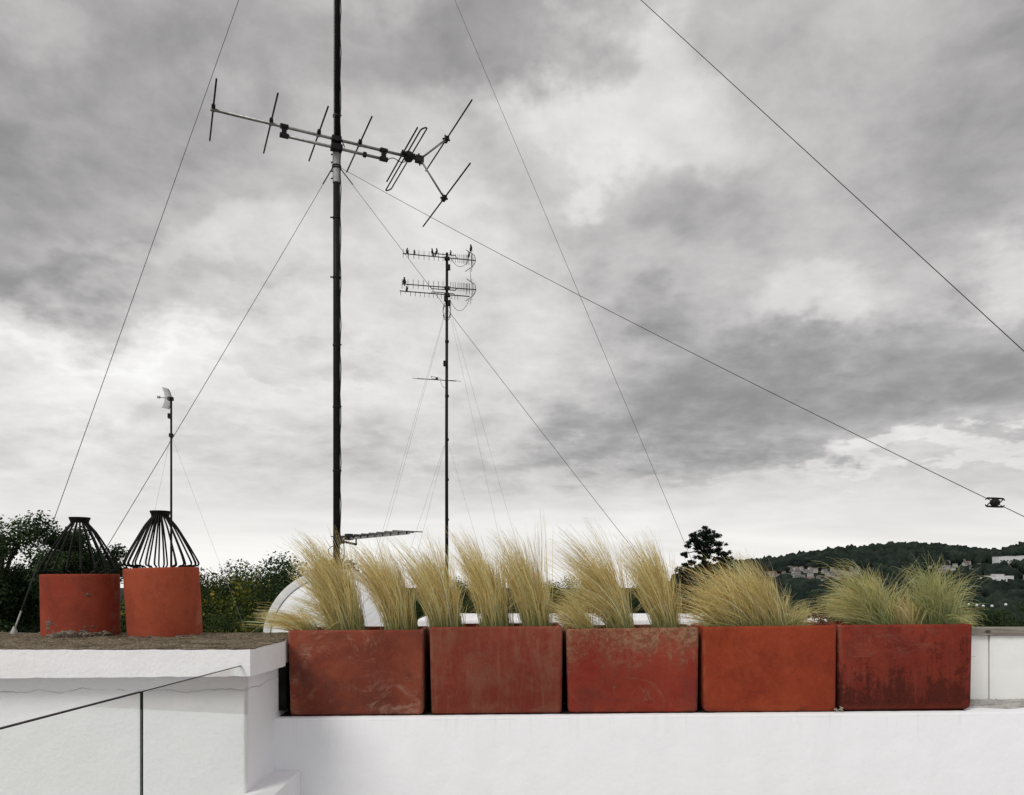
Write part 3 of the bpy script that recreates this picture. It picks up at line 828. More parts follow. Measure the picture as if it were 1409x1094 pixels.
def lumps(e, c, r, spec, name="mortar_crust"):
    """crumbly mortar lumps stuck to the pot's foot"""
    rs = np.random.default_rng(12); bm = bmesh.new(); bmesh.ops.create_icosphere(bm, subdivisions=2, radius=1)
    base = np.array([v.co[:] for v in bm.verts]); tri = [[v.index for v in f.verts] for f in bm.faces]; bm.free()
    mb = MB()
    for (ang, z, s, flatr) in spec:
        a = R(ang); nrm = np.array([math.cos(a), math.sin(a), 0]); tn = np.array([-math.sin(a), math.cos(a), 0])
        for _ in range(3):
            ss = s*rs.uniform(.5, 1.0); cc = np.array(c) + nrm*(r + ss*flatr*.2) + tn*rs.normal()*s*.8 + np.array([0, 0, z + abs(rs.normal())*s*.35])
            v = base * (1 + .22*rs.normal(size=len(base)))[:, None] * ss
            v = v[:, :1]*nrm*flatr + v[:, 1:2]*tn + v[:, 2:]*np.array([0, 0, .75])
            mb.add((v + cc).tolist(), tri)
    o = mb.build(name, M_mortar, e, kind='stuff')
    return o
# front of the pot faces the camera: angles around -90 .. the pot sits to the left so the seen face turns to about -60
spec = []
rs_ = random.Random(4)
for k in range(34): spec.append((rs_.uniform(-112, -18), rs_.uniform(-.002, .010), rs_.uniform(.008, .017), 1.1))
for k in range(14): spec.append((rs_.gauss(-86, 8), rs_.uniform(.0, .018), rs_.uniform(.012, .022), 1.3))
for k in range(16): spec.append((rs_.gauss(-110, 5), rs_.uniform(.028, .072), rs_.uniform(.003, .009), .4))
for k in range(10): spec.append((rs_.gauss(-118, 6), rs_.uniform(.0, .10), rs_.uniform(.002, .004), .4))
for k in range(12): spec.append((rs_.gauss(-54, 5), rs_.uniform(.01, .05), rs_.uniform(.003, .007), .5))
lumps(f1, c1, .1625, spec)
lumps(f1, c1, .1625, [(-51, .190, .007, .5), (-50, .188, .005, .5)], "mortar_spot")
spec = [(rs_.uniform(-130, 10), -.002, rs_.uniform(.005, .010), 1.2) for _ in range(40)]
lumps(f2, c2, .161, spec)

def cowl(c, topz, lean, H, nb, r_top, r_bul, r_in, label, seed, hub_shift=0.0):
    rs = random.Random(seed); o3 = c + Vector((-lean*topz, 0, topz))
    e = empty("wire_cowl", o3, label, "chimney cowl", None)
    bars = []
    for k in range(nb):
        an = 2*math.pi*(k + rs.uniform(-.10, .10))/nb
        rb = r_bul*(1 + rs.uniform(-.015, .015)); 
        prof = [(r_top*.9, H-.006), (r_top*1.04, H-.02), (r_top*1.80, H-.055), (r_bul*.655, H*.52), (r_bul*.862, H*.28), (rb*.985, H*.125), (rb, H*.085), (rb*.975, H*.052), (r_in+.018, .010), (r_in, .002), (r_in-.003, -.025)]
        pts = [o3 + Vector((q*math.cos(an) + hub_shift*max(0, z/H)**2, q*math.sin(an), z)) for q, z in prof]
        # smooth corner resample
        sm = []
        for i in range(len(pts)-1):
            p0 = pts[max(i-1, 0)]; p1 = pts[i]; p2 = pts[i+1]; p3 = pts[min(i+2, len(pts)-1)]
            for t in (0, .5):
                sm.append(.5*((2*p1) + (p2-p0)*t + (2*p0-5*p1+4*p2-p3)*t*t + (3*p1-p0-3*p2+p3)*t**3))
        sm.append(pts[-1])
        mb = MB(); mb.tube(sm, .0038, 6); mb.build("bar", M_black, e, smooth=True, origin=o3)
    hc = o3 + Vector((hub_shift, 0, H))
    mb = MB(); mb.lathe([(.001, -.010), (r_top*1.05, -.010), (r_top*1.08, -.004), (r_top*1.2, .006), (r_top*1.24, .011), (r_top*1.2, .013), (.001, .013)], 32, hc)
    mb.build("top_cap", M_black, e, origin=hc, auto=30)
    mb = MB(); mb.lathe([(r_in-.002, -.022), (r_in+.002, -.022), (r_in+.002, -.016), (r_in-.002, -.016), (r_in-.002, -.022)], 40, o3); mb.build("base_ring", M_black, e, origin=o3, smooth=True)
cowl(c1, .285, .015, .252, 18, .037, .1625, .120, "black wire cage cowl with irregular bars on the left flue", 4, -.004)
cowl(c2, .313, .062, .254, 24, .037, .1605, .118, "black wire cage cowl with dense even bars on the right leaning flue", 9, -.006)

# ------------------------------------------------------------------ planters
TERR = [
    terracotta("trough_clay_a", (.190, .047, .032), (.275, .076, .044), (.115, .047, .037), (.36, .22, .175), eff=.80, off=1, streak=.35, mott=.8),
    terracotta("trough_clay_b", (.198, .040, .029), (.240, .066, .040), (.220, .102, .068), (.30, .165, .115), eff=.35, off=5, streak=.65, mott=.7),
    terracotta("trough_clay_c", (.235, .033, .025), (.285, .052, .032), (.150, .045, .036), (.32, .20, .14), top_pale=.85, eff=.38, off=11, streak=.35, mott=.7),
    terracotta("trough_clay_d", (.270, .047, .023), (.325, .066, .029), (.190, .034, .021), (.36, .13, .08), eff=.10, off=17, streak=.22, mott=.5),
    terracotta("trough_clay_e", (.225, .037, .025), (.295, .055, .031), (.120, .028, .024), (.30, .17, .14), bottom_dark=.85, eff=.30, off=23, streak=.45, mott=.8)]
PL_LABEL = ["leftmost terracotta trough, whitish lime swirls on its front, next to the coping",
    "second terracotta trough from the left, brownish red with faint vertical streaks",
    "middle terracotta trough, pale bleached band along the top and bright red below",
    "bright orange terracotta trough, the cleanest one, fourth from the left",
    "rightmost terracotta trough, dark red with blackish stains towards the base"]
PLX = [(396.3, 583.6, 117.2), (591, 775.5, 120), (780.6, 963.2, 116.3), (968.6, 1152.8, 117.8), (1155.4, 1340.6, 118.2)]
YF, PD = 3.337, .262
TOPZ = []
def rr_loop(w, dpt, z, r, n=5, cx=0, cy=0):
    pts = []
    for (sx, sy, a0) in ((1, 1, 0), (-1, 1, 90), (-1, -1, 180), (1, -1, 270)):
        for k in range(n+1):
            a = R(a0 + 90*k/n); pts.append((cx + sx*(w/2 - r) + r*math.cos(a), cy + sy*(dpt/2 - r) + r*math.sin(a), z))
    return pts
for i, ((x0, x1, hp_), mat, lab) in enumerate(zip(PLX, TERR, PL_LABEL)):
    xa, xb = (x0-CX)/F*YF, (x1-CX)/F*YF; w = xb - xa; h = hp_/F*YF; cx = (xa+xb)/2
    loc = Vector((cx, YF + PD/2 + [.0, .004, .002, -.004, 0][i], Z(ledge_z(cx)) + .0032))
    e = empty("terracotta_trough", loc, lab, "planter", "row of terracotta troughs on the parapet", (0, -math.atan(SL), R([.0, .25, -.2, -.5, .15][i])))
    mb = MB(); rc = .016
    tap = .012
    br = [.013, .010, .012, .014, .026][i]
    prof = [(-tap-2*br*(1-math.sin(R(q))), -tap-1.2*br*(1-math.sin(R(q))), br*(1-math.cos(R(q))), rc) for q in (8, 30, 55, 90)] + [(0, 0, h-.012, rc), (-.003, -.003, h-.004, rc), (-.011, -.011, h, rc),
            (-.040, -.040, h+.0005, rc*.7), (-.047, -.047, h-.005, rc*.6), (-.052, -.052, h-.06, rc*.6)]
    loops = [rr_loop(w+a, PD+b, z, r_) for (a, b, z, r_) in prof]; nn = len(loops[0])
    vs = [p for l in loops for p in l]
    rs = random.Random(i)
    vs = [(x + .0009*math.sin(z*23+i*2+x*7), y + .0012*math.sin(x*11+i*3)+.0008*math.sin(z*31+i), z + (.0012*math.sin(x*17+i*5) if z > h*.8 else 0)) for (x, y, z) in vs]
    fs = [(q*nn+k, q*nn+(k+1)%nn, (q+1)*nn+(k+1)%nn, (q+1)*nn+k) for q in range(len(loops)-1) for k in range(nn)]
    fs.append(tuple(range(nn-1, -1, -1)))
    mb.add(vs, fs); me = mb.build("clay_trough", mat, None, auto=45); me.parent = e; me.location = (0, 0, 0)
    # soil, lumpy
    mb = MB(); nx, ny = 40, 16; vs = []
    for a in range(nx+1):
        for b in range(ny+1):
            vs.append(((w-.054)*(a/nx-.5), (PD-.054)*(b/ny-.5), h - .030 + .008*rs.random() + .006*math.sin(a*.7+i)))
    fs = [(a*(ny+1)+b, (a+1)*(ny+1)+b, (a+1)*(ny+1)+b+1, a*(ny+1)+b+1) for a in range(nx) for b in range(ny)]
    mb.add(vs, fs); so = mb.build("soil", M_soil, None); so.parent = e; so.location = (0, 0, 0)
    TOPZ.append(Z(ledge_z(cx)) + h)

# ------------------------------------------------------------------ feather grass
def grass_mat():
    m = MT("feather_grass"); at = m.n('ShaderNodeAttribute', attribute_name='Col')
    c = at.outputs['Color']; m.base(c, .6, .3)
    tl = m.n('ShaderNodeBsdfTranslucent'); m.ln(c, tl.inputs[0]); mx = m.n('ShaderNodeMixShader'); mx.inputs[0].default_value = .46
    out = m.t.nodes['Material Output']; m.ln(m.b.outputs[0], mx.inputs[1]); m.ln(tl.outputs[0], mx.inputs[2]); m.ln(mx.outputs[0], out.inputs['Surface'])
    return m.m
M_grass = grass_mat()
def clump(ti, base_px, base_sp, fans, label, green=0.0, curl=0.0, seed=0, name="feather_grass"):
    """fans: (count, tip px, tip y, spread x, spread y, ctrl x, ctrl z) in photo units at the trough's depth"""
    rs = np.random.default_rng(100+seed); d0 = YF + PD/2; zs = TOPZ[ti] - .022
    S = 12; Vs = []; Cs = []; Fs = []; nb = 0
    for (n, tx, ty, sx, sy, cxx, czz) in fans:
        n = int(n*1.12)
        bx = base_px + np.clip(rs.normal(size=n)*.6, -1.2, 1.2)*base_sp
        by = np.clip(rs.normal(size=n)*.035, -.085, .085)
        p0 = np.stack([(bx-CX)/F*d0, d0 + by, np.full(n, zs)], 1)
        corr = (bx - base_px)*.55
        nl = max(3, n//16); lk = rs.integers(0, nl, n)
        lg = rs.normal(size=n)
        lx = rs.normal(size=nl)*sx; ly = rs.normal(size=nl)*sy; ldep = rs.normal(size=nl)*.05; llen = np.clip(rs.normal(.95, .12, nl), .55, 1.12); sx = sx*1.12
        tpx = tx - (7 if ti < 3 else 0) + corr*.6 + lx[lk] + rs.normal(size=n)*sx*.30; tpy = ty + ly[lk] + rs.normal(size=n)*sy*.38
        bx = base_px + (bx - base_px)*.6 + np.clip(lx[lk]/max(sx, 1), -1.6, 1.6)*base_sp*.38
        p0[:, 0] = (bx-CX)/F*d0
        # a share of short blades filling the heart of the tuft
        sh = np.where(rs.random(n) < .30, rs.uniform(.35, .85, n), llen[lk]*rs.uniform(.88, 1.06, n))
        dd = d0 + by*1.3 + ldep[lk] + rs.normal(size=n)*.02
        p2 = np.stack([(tpx-CX)/F*dd, dd, EYE + (HY - tpy)/F*dd], 1)
        p2 = p0 + (p2 - p0)*sh[:, None]
        dlt = p2 - p0
        c = p0 + dlt*np.stack([np.full(n, cxx) + rs.normal(size=n)*.08, np.full(n, .4), np.full(n, czz) + rs.normal(size=n)*.07], 1)
        t = np.linspace(0, 1, S)[None, :, None]
        B = (1-t)**2*p0[:, None] + 2*t*(1-t)*c[:, None] + t*t*p2[:, None]
        ph = rs.uniform(0, 6.28, n); am = rs.uniform(.0015, .006, n)*(1+curl*2.5)
        wob = np.sin(t[..., 0]*rs.uniform(3, 7, n)[:, None] + ph[:, None])*am[:, None]*(t[..., 0]**1.4)
        B[:, :, 0] += wob; B[:, :, 1] += wob*.5
        if curl:
            ca = rs.uniform(.0, 1.0, n)**2*curl; tt = np.clip((t[..., 0]-.62)/.38, 0, 1)
            sgn = np.sign(dlt[:, 0] + rs.normal(size=n)*.03)
            B[:, :, 2] -= ca[:, None]*.045*tt**2; B[:, :, 0] += (sgn*ca)[:, None]*.03*np.sin(tt*2.6)
            B[:, :, 0] += (rs.normal(size=n)*ca)[:, None]*.014*np.sin(tt*5)
        T = np.gradient(B, axis=1); T /= np.linalg.norm(T, axis=2)[..., None] + 1e-9
        brk = rs.random(n) < .035; kt = rs.uniform(.45, .8, n)
        fold = np.clip(tv_ := t[..., 0] - kt[:, None], 0, 1)*brk[:, None]
        B[:, :, 2] -= fold*np.linalg.norm(dlt, axis=1)[:, None]*1.5; B[:, :, 0] += fold*rs.normal(size=n)[:, None]*.12
        T = np.gradient(B, axis=1); T /= np.linalg.norm(T, axis=2)[..., None] + 1e-9
        ref = np.stack([rs.normal(size=n)*.8, np.full(n, 1.0), rs.normal(size=n)*.3], 1)[:, None, :]
        sd = np.cross(T, np.broadcast_to(ref, T.shape)); sd /= np.linalg.norm(sd, axis=2)[..., None] + 1e-9
        tv = t[..., 0]
        wd = (rs.uniform(.00055, .00125, n)[:, None]) * (1.0 - .70*tv**1.8)
        A = B + sd*wd[..., None]; C = B - sd*wd[..., None]
        V = np.stack([A, C], 2).reshape(-1, 3); Vs.append(V)
        idx = nb + (np.arange(n)[:, None]*S + np.arange(S-1)[None, :])*2
        Fs.append(np.stack([idx, idx+1, idx+3, idx+2], -1).reshape(-1, 4)); nb += n*S*2
        straw = np.array([[.90, .72, .34], [.80, .58, .23], [.98, .88, .56], [.44, .25, .09], [.64, .55, .22]])
        k = rs.choice(5, n, p=[.32, .24, .16, .13, .15]); cs = straw[k]*(rs.uniform(.55, 1.25, n)*rs.uniform(.85, 1.2, nl)[lk])[:, None]
        gr = np.array([[.085, .15, .045]])*rs.uniform(.7, 1.4, n)[:, None]; gr2 = np.array([[.17, .31, .12]])*rs.uniform(.7, 1.3, n)[:, None]
        g = np.clip(rs.normal(.16+green, .25, n), 0, 1)[:, None, None]
        bt = np.clip(1 - tv*(2.4 - 1.5*green), 0, 1)[..., None]
        cs = np.clip(cs, 0, .95); col = cs[:, None]*(1-g*.55) + gr2[:, None]*g*.55
        col = col*(1-bt*.72) + gr[:, None]*bt*.72
        Cs.append(np.repeat(col.reshape(-1, 3), 2, axis=0))
    V = np.concatenate(Vs); Q = np.concatenate(Fs); C = np.concatenate(Cs)
    o3 = np.array([(base_px-CX)/F*d0, d0, zs]); me = np_mesh(name, V - o3, Q, M_grass, smooth=True)
    ca = me.color_attributes.new('Col', 'FLOAT_COLOR', 'POINT')
    ca.data.foreach_set('color', np.concatenate([C, np.ones((len(C), 1))], 1).astype(np.float32).ravel())
    o = bpy.data.objects.new(name, me); o.location = o3; COL.objects.link(o)
    tag(o, label, "grass tuft", "feather grass tufts in the troughs")

clump(0, 428, 12, [(280, 376, 850, 15, 7, .35, .95), (200, 402, 838, 16, 8, .35, .85), (60, 366, 842, 9, 6, .4, 1.1)], "small low feather grass tuft sweeping left over the trough's left end", seed=1)
clump(0, 480, 20, [(820, 442, 768, 17, 13, .22, .62), (240, 424, 756, 10, 8, .25, .66), (420, 464, 778, 15, 15, .22, .6), (200, 430, 832, 20, 10, .35, .8), (60, 412, 745, 12, 8, .3, .75)], "tall feather grass tuft just below the big mast's foot", seed=2)
clump(0, 552, 20, [(650, 508, 768, 18, 14, .22, .6), (420, 536, 768, 16, 14, .22, .6), (220, 560, 800, 12, 16, .3, .6), (60, 492, 755, 14, 8, .3, .7)], "feather grass tuft at the right end of the leftmost trough", seed=3)
clump(1, 614, 20, [(760, 580, 768, 18, 14, .22, .6), (380, 602, 772, 16, 14, .22, .6), (110, 630, 802, 12, 14, .3, .6), (60, 562, 756, 12, 8, .3, .7)], "feather grass tuft at the left end of the second trough", seed=4)
clump(1, 684, 18, [(760, 654, 764, 15, 14, .22, .6), (400, 676, 768, 14, 14, .22, .6), (60, 640, 748, 10, 7, .3, .7)], "feather grass tuft in the middle of the second trough", seed=5)
clump(1, 737, 18, [(720, 706, 764, 16, 15, .22, .6), (500, 730, 770, 13, 17, .25, .6), (160, 752, 806, 10, 16, .4, .6), (70, 688, 745, 12, 7, .3, .7)], "feather grass tuft at the right end of the second trough", seed=6)
clump(2, 806, 16, [(330, 774, 838, 16, 12, .3, .75), (200, 792, 826, 14, 12, .3, .75), (50, 757, 818, 10, 8, .4, .9)], "short wispy feather grass tuft at the left end of the middle trough", seed=7)
clump(2, 856, 16, [(820, 806, 768, 22, 17, .20, .58), (400, 836, 772, 15, 16, .22, .6), (110, 790, 750, 14, 10, .28, .7), (140, 778, 800, 14, 14, .3, .8)], "tallest feather grass tuft, windswept left, in the middle trough", seed=8)
clump(2, 917, 15, [(760, 880, 766, 17, 16, .22, .6), (420, 908, 776, 11, 17, .25, .6), (160, 930, 800, 7, 18, .35, .6), (70, 858, 748, 13, 7, .3, .7)], "upright feather grass tuft at the right end of the middle trough", seed=9)
clump(3, 1022, 38, [(760, 976, 806, 26, 15, .35, .80), (420, 996, 788, 22, 10, .32, .75), (240, 952, 826, 14, 14, .4, .9), (120, 938, 838, 10, 12, .45, 1.0)], "wide feather grass tuft arching left in the orange trough", seed=10)
clump(3, 1058, 22, [(620, 1020, 792, 20, 14, .25, .68), (300, 1044, 798, 12, 15, .25, .6), (60, 1061, 790, 3, 10, .3, .6), (40, 1008, 770, 14, 7, .3, .75)], "upright feather grass tuft in the centre of the orange trough", seed=11, green=.05)
clump(3, 1082, 14, [(150, 1128, 846, 12, 7, .45, 1.15), (120, 1108, 838, 12, 8, .4, 1.0), (70, 1095, 825, 9, 9, .35, .8)], "small green tuft drooping right in the orange trough", seed=12, green=.3)
clump(4, 1203, 22, [(330, 1134, 824, 15, 12, .42, 1.15), (330, 1158, 802, 16, 13, .35, .95), (300, 1186, 792, 15, 12, .3, .75), (260, 1218, 804, 14, 13, .3, .75), (70, 1124, 842, 10, 10, .45, 1.35), (30, 1165, 782, 25, 6, .35, 1.0)], "green and straw fountain shaped tuft at the left end of the dark trough", seed=13, green=.48, curl=.6)
clump(4, 1287, 24, [(330, 1254, 798, 15, 13, .35, .9), (360, 1284, 786, 17, 12, .3, .75), (300, 1312, 800, 14, 13, .35, .85), (190, 1334, 834, 12, 11, .4, 1.1), (70, 1346, 850, 10, 8, .45, 1.3), (60, 1290, 776, 26, 7, .3, .9)], "greenest tuft with curling tips at the right end of the dark trough", seed=14, green=.72, curl=1.1)
clump(4, 1246, 12, [(190, 1234, 826, 14, 13, .3, .8), (150, 1258, 822, 14, 13, .3, .8)], "small brownish tuft in shade between the two green tufts of the dark trough", seed=15, green=-.1, curl=.4)

# dead flower stalk between the last two tufts
def dead_stalk():
    mb = MB(); rs = random.Random(2); d0 = 3.40; b = Vector(((1128-CX)/F*d0, d0, TOPZ[3]-.02))
    for k in range(16):
        t = P(1112 + 38*rs.random(), 842 + 14*rs.random(), d0 + rs.uniform(-.03, .06)); m_ = b.lerp(t, .5) + Vector((rs.uniform(-.01, .01), 0, .012))
        mb.tube([b + Vector((rs.uniform(-.03, .03), 0, 0)), m_, t], .0008, 4)
        for q in range(4):
            c = m_.lerp(t, .4 + .2*q) + Vector((rs.uniform(-.006, .006), rs.uniform(-.006, .006), rs.uniform(-.004, .004))); mb.obox(c, (rs.random()-.5, rs.random()-.5, 1), .0045, .0022, .002)
    M = simple("dried_seed_heads", (.13, .075, .04), .9, var=.3, scale=80)
    tag(mb.build("dead_seed_stalk", M, origin=b), "brown dried seed stalks at the right end of the orange trough", "dried plant")
dead_stalk()
# curled dry bits at the foot of the joint between the last two troughs
def dry_bits():
    M = simple("pale_dry_litter", (.42, .38, .30), .9, var=.3, scale=90)
    for k, (px, lab) in enumerate([(1150.5, "tiny curled dry leaf at the foot of the orange trough's right corner"), (1157, "pale curled dry leaf in the joint before the dark trough")]):
        x = (px-CX)/F*3.325; c = Vector((x, 3.325, Z(ledge_z(x))+.008)); mb = MB()
        for q in range(3+2*k):
            a = q*1.9; cc = c + Vector((.005*math.cos(a), .003*math.sin(a), .005*q*.7)); pts = [cc + Vector((.005*math.cos(t*.9+a), .003*math.sin(t+a), .004*math.sin(t*.9))) for t in range(7)]
            mb.tube(pts, .0013, 5)
        tag(mb.build("dry_leaf", M, origin=c), lab, "dry leaf")
    c = P(1337, 903.5, 3.325); mb = MB(); mb.tube([c, c+Vector((.008, -.002, .003)), c+Vector((.017, 0, .001))], .0012, 5); mb.tube([c, c+Vector((.009, .001, -.003))], .001, 5)
    tag(mb.build("twig", M, origin=c), "small pale twig caught on the right edge of the dark trough", "twig")
dry_bits()

# ------------------------------------------------------------------ glass balustrade
def balustrade():
    # top edge runs from beside the camera to the wall corner
    A = P(341, 914, 2.93); dv = Vector((math.tan(R(5.6)), 1, 0)).normalized()
    a2 = P(0, 1003.5, 1.0); zt = A.z
    dleft = (EYE - zt)*F/(1003.5-HY); L0 = Vector(((0-CX)/F*dleft, dleft, zt)); dv = (A - L0).normalized()
    dj = (EYE - zt)*F/(952.5-HY); J = Vector(((203.5-CX)/F*dj, dj, zt))
    J = L0 + dv*((J-L0).dot(dv))
    S0 = L0 - dv*1.1
    e = empty("glass_balustrade", J - Vector((0, 0, 1.2)), "frameless glass balustrade panes in front of the white stucco wall", "balustrade")
    nrm = Vector((dv.y, -dv.x, 0)); th = .0032
    def pane(p, q, last=False):
        mb = MB(); lo = Z(-1.58)
        b = [p - nrm*th, p + nrm*th, q + nrm*th, q - nrm*th]
        vs = [(v.x, v.y, lo) for v in b] + [(v.x, v.y, v.z) for v in b]
        mb.add(vs, [(0,1,5,4)], 1); mb.add([], [], 0)
        mb.f += [(1,2,6,5), (3,0,4,7)]; mb.m += [0, 0]
        mb.f += [(2,3,7,6), (4,5,6,7), (0,3,2,1)]; mb.m += [0 if last else 1, 1, 1]; mb.m[0] = 1
        return mb.build("glass_pane", [M_glass, M_gedge], e)
    mb = MB(); up = Vector((0, 0, .0016)); mb.obox((S0 + J - dv*.003)/2 + up, dv, (J - S0).length/2 - .002, .0052, .0016); mb.build("edge_trim", M_plastic, e)
    mb = MB(); mb.obox((J + A)/2 + up*.7, dv, (A - J).length/2 - .006, .0036, .0009); mb.build("edge_trim", M_plastic, e)
    pane(S0, J - dv*.003); pane(J + dv*.003, A - dv*.002, True)
balustrade()

# ------------------------------------------------------------------ big mast
MD = 5.5; MX = (463.2-CX)/F*MD
def mz(y): return EYE + (HY-y)/F*MD
def mast():
    b = Vector((MX, MD, Z(-1.55)))
    e = empty("antenna_mast", b, "tall dark steel mast behind the leftmost trough, running out of the top", "mast")
    mb = MB(); mb.tube([(MX, MD, Z(-1.55)), (MX, MD, mz(400)), (MX, MD, mz(248))], .0250, 20); mb.build("lower_pole", M_pole, e, smooth=True)
    mb = MB(); mb.tube([(MX, MD, mz(252)), (MX, MD, mz(206))], .0290, 20, caps=True); mb.build("sleeve", M_galv, e, auto=40)
    mb = MB(); mb.tube([(MX+.004, MD, mz(208)), (MX+.004, MD, Z(6.5))], .0215, 20); mb.build("upper_pole", M_pole, e, smooth=True)
    mb = MB(); mb.tube([(MX-.012, MD-.021, mz(205)), (MX-.012, MD-.021, Z(6.5))], .0055, 8); mb.build("light_conduit", M_alu, e, smooth=True)
    for y in (213, 224, 236, 246):
        mb = MB(); mb.obox((MX-.033, MD-.004, mz(y)), (1, 0, 0), .007, .005, .004); mb.build("bolt", M_darkalu, e)
    for y in (229, 232):
        mb = MB(); mb.lathe([(.0285, -.004), (.034, -.004), (.034, .004), (.0285, .004)], 20, (MX, MD, mz(y))); mb.build("guy_collar", M_plastic, e, smooth=True)
    for y in (160, 300, 382, 475, 560, 648):
        mb = MB(); mb.lathe([(.0255, -.006), (.0285, -.006), (.0285, .006), (.0255, .006)], 16, (MX, MD, mz(y))); mb.obox((MX-.034 if y in (300, 382) else MX+.028, MD-.01, mz(y)), (1, 0, 0), .01, .004, .004); mb.build("cable_tie", M_plastic, e)
    pts = [Vector((MX + .031 + .004*math.sin(k*1.9), MD-.012, Z(4.2) + (mz(750)-Z(4.2))*k/40)) for k in range(41)]
    mb = MB(); mb.tube(pts, .0035, 6); mb.build("coax_cable", M_plastic, e, smooth=True)
mast()

# big VHF yagi; boom and elements lie in one level plane 3.15 m over the eye
YZ = 3.15
def H3(px, y, z=YZ): return P(px, y, z*F/(HY-y))
def yagi():
    m0 = H3(463, 194)
    e = empty("yagi_antenna", (m0.x, m0.y, m0.z), "large VHF yagi aerial with long boom clamped to the tall mast", "aerial")
    bd = Vector((math.cos(R(24.8)), math.sin(R(24.8)), 0))    # boom direction, perpendicular to the elements
    ed = Vector((math.sin(R(24.8)), -math.cos(R(24.8)), 0))   # towards the camera side
    bp = Vector((MX, MD-.045, EYE+YZ))
    def onboom(px):   # boom point seen at px
        s = (px-CX)/F; t = (s*bp.y - bp.x)/(bd.x - s*bd.y); return bp + bd*t
    A, B = onboom(289.5), onboom(577)
    mb = MB(); mb.tube([A, B], .0105, 10); mb.build("boom", M_alu, e, smooth=True)
    C, D_ = onboom(386) - Vector((0, 0, .062)), onboom(533) - Vector((0, 0, .062))
    mb = MB(); mb.tube([C, D_], .0105, 10); mb.build("brace_boom", M_alu, e, smooth=True)
    for px in (391, 528):
        q = onboom(px); mb = MB()
        mb.obox(q - Vector((0, 0, .031)), bd, .016, .012, .034); mb.obox(q + Vector((0, 0, .002)), bd, .028, .016, .011); mb.obox(q - Vector((0, 0, .062)), bd, .030, .016, .011)
        mb.build("boom_bracket", M_plastic, e)
    mb = MB(); q = onboom(463)
    mb.obox(q + Vector((0, .0, 0)), bd, .034, .022, .018); mb.obox(q - Vector((0, 0, .060)), bd, .040, .026, .020); mb.obox(q - Vector((0, -.03, .03)), bd, .022, .03, .045)
    mb.tube([q+Vector((-.035, -.02, .0)), q+Vector((-.035, .08, .0))], .004, 6); mb.tube([q+Vector((.04, -.02, -.01)), q+Vector((.04, .08, -.01))], .004, 6); mb.tube([q+Vector((-.035, -.02, -.055)), q+Vector((-.035, .08, -.055))], .004, 6)
    mb.build("mast_clamp", M_plastic, e)
    mb = MB(); q = D_ - bd*.17; mb.obox(q, bd, .012, .014, .014); mb.build("cable_clip", M_plastic, e)
    def element(px, L1, L2, r=.0058, z=0.0, at=None):
        q = (at if at is not None else onboom(px)) + Vector((0, 0, .012+z))
        mb = MB(); mb.tube([q + ed*L1, q - ed*L2], r, 8); o = mb.build("element", M_darkalu, e, smooth=True)
        mb = MB(); mb.obox(q, ed, .026, .012, .012); mb.tube([q, q+Vector((0, 0, .03))], .006, 6); mb.build("element_holder", M_plastic, e)
        return q
    for px, y0, y1 in ((293.5, 108.5, 193.3), (373, 128.3, 210.6), (438.5, 146.5, 221.4), (495, 160.4, 236.8), (554, 175.7, 249.8)):
        q = onboom(px); zz = q.z + .012 - EYE
        d1 = zz*F/(HY-y0); d2 = zz*F/(HY-y1); element(px, (q.y-d1)/math.cos(R(24.8)), (d2-q.y)/math.cos(R(24.8)))
    # folded dipole
    q = onboom(562) + Vector((0, 0, .01)); d1 = (q.z-EYE)*F/(HY-176); d2 = (q.z-EYE)*F/(HY-262); l1 = (q.y-d1)/.908; l2 = (d2-q.y)/.908
    mb = MB(); pts = []; hw = .024
    off = Vector((bd.x, bd.y, 0))*hw
    up = Vector((0, 0, .012))
    for k in range(9):
        a = R(-90 + 180*k/8); pts.append(q + ed*(l1 - hw + hw*math.cos(a)) + (off+up)*math.sin(a))
    for k in range(9):
        a = R(90 + 180*k/8); pts.append(q - ed*(l2 - hw) + ed*(hw*math.cos(a)) + (off+up)*math.sin(a))
    pts.append(pts[0]); mb.tube(pts, .0052, 8, caps=False); mb.build("folded_dipole", M_darkalu, e, smooth=True)
    mb = MB(); mb.lathe([(.001, -.035), (.028, -.033), (.036, -.02), (.036, .015), (.026, .028), (.001, .030)], 14, q - Vector((0, 0, .006))); mb.obox(q, bd, .05, .018, .014); mb.build("junction_box", M_plastic, e, auto=40)
    # coax from brace to box
    mb = MB(); p0, p1 = D_ + bd*.0, q - Vector((0, 0, .02)); pts = [p0.lerp(p1, t) + Vector((0, 0, -.012*math.sin(math.pi*t) + .02*math.sin(2*math.pi*t))) for t in [i/10 for i in range(11)]]; mb.tube(pts, .003, 6); mb.build("coax_lead", M_plastic, e, smooth=True)
    # reflector V
    end = B
    mb = MB(); mb.obox(end, bd, .03, .022, .022); mb.tube([end+Vector((0, -.03, .03)), end+Vector((0, .03, -.03))], .006, 6); mb.build("reflector_hub", M_darkalu, e)
    for (px, y, ya, yb) in ((614, 192, 137.4, 235.5), (611, 273, 224.6, 311.7)):
        dd = end.y + .11; tip = P(px, y, dd); mb = MB(); sd = ed*.012
        mb.tube([end+sd, tip+sd*.4], .0075, 8); mb.build("reflector_arm", M_alu, e, smooth=True)
        if y < 200: mb = MB(); mb.tube([end-sd*1.6, tip-sd*.4], .0055, 8); mb.build("reflector_arm", M_alu, e, smooth=True)
        zz = tip.z - EYE; d1 = zz*F/(HY-ya); d2 = zz*F/(HY-yb)
        mb = MB(); mb.tube([tip + ed*(tip.y-d1)/.908, tip - ed*(d2-tip.y)/.908], .0056, 8); mb.build("reflector_element", M_darkalu, e, smooth=True)
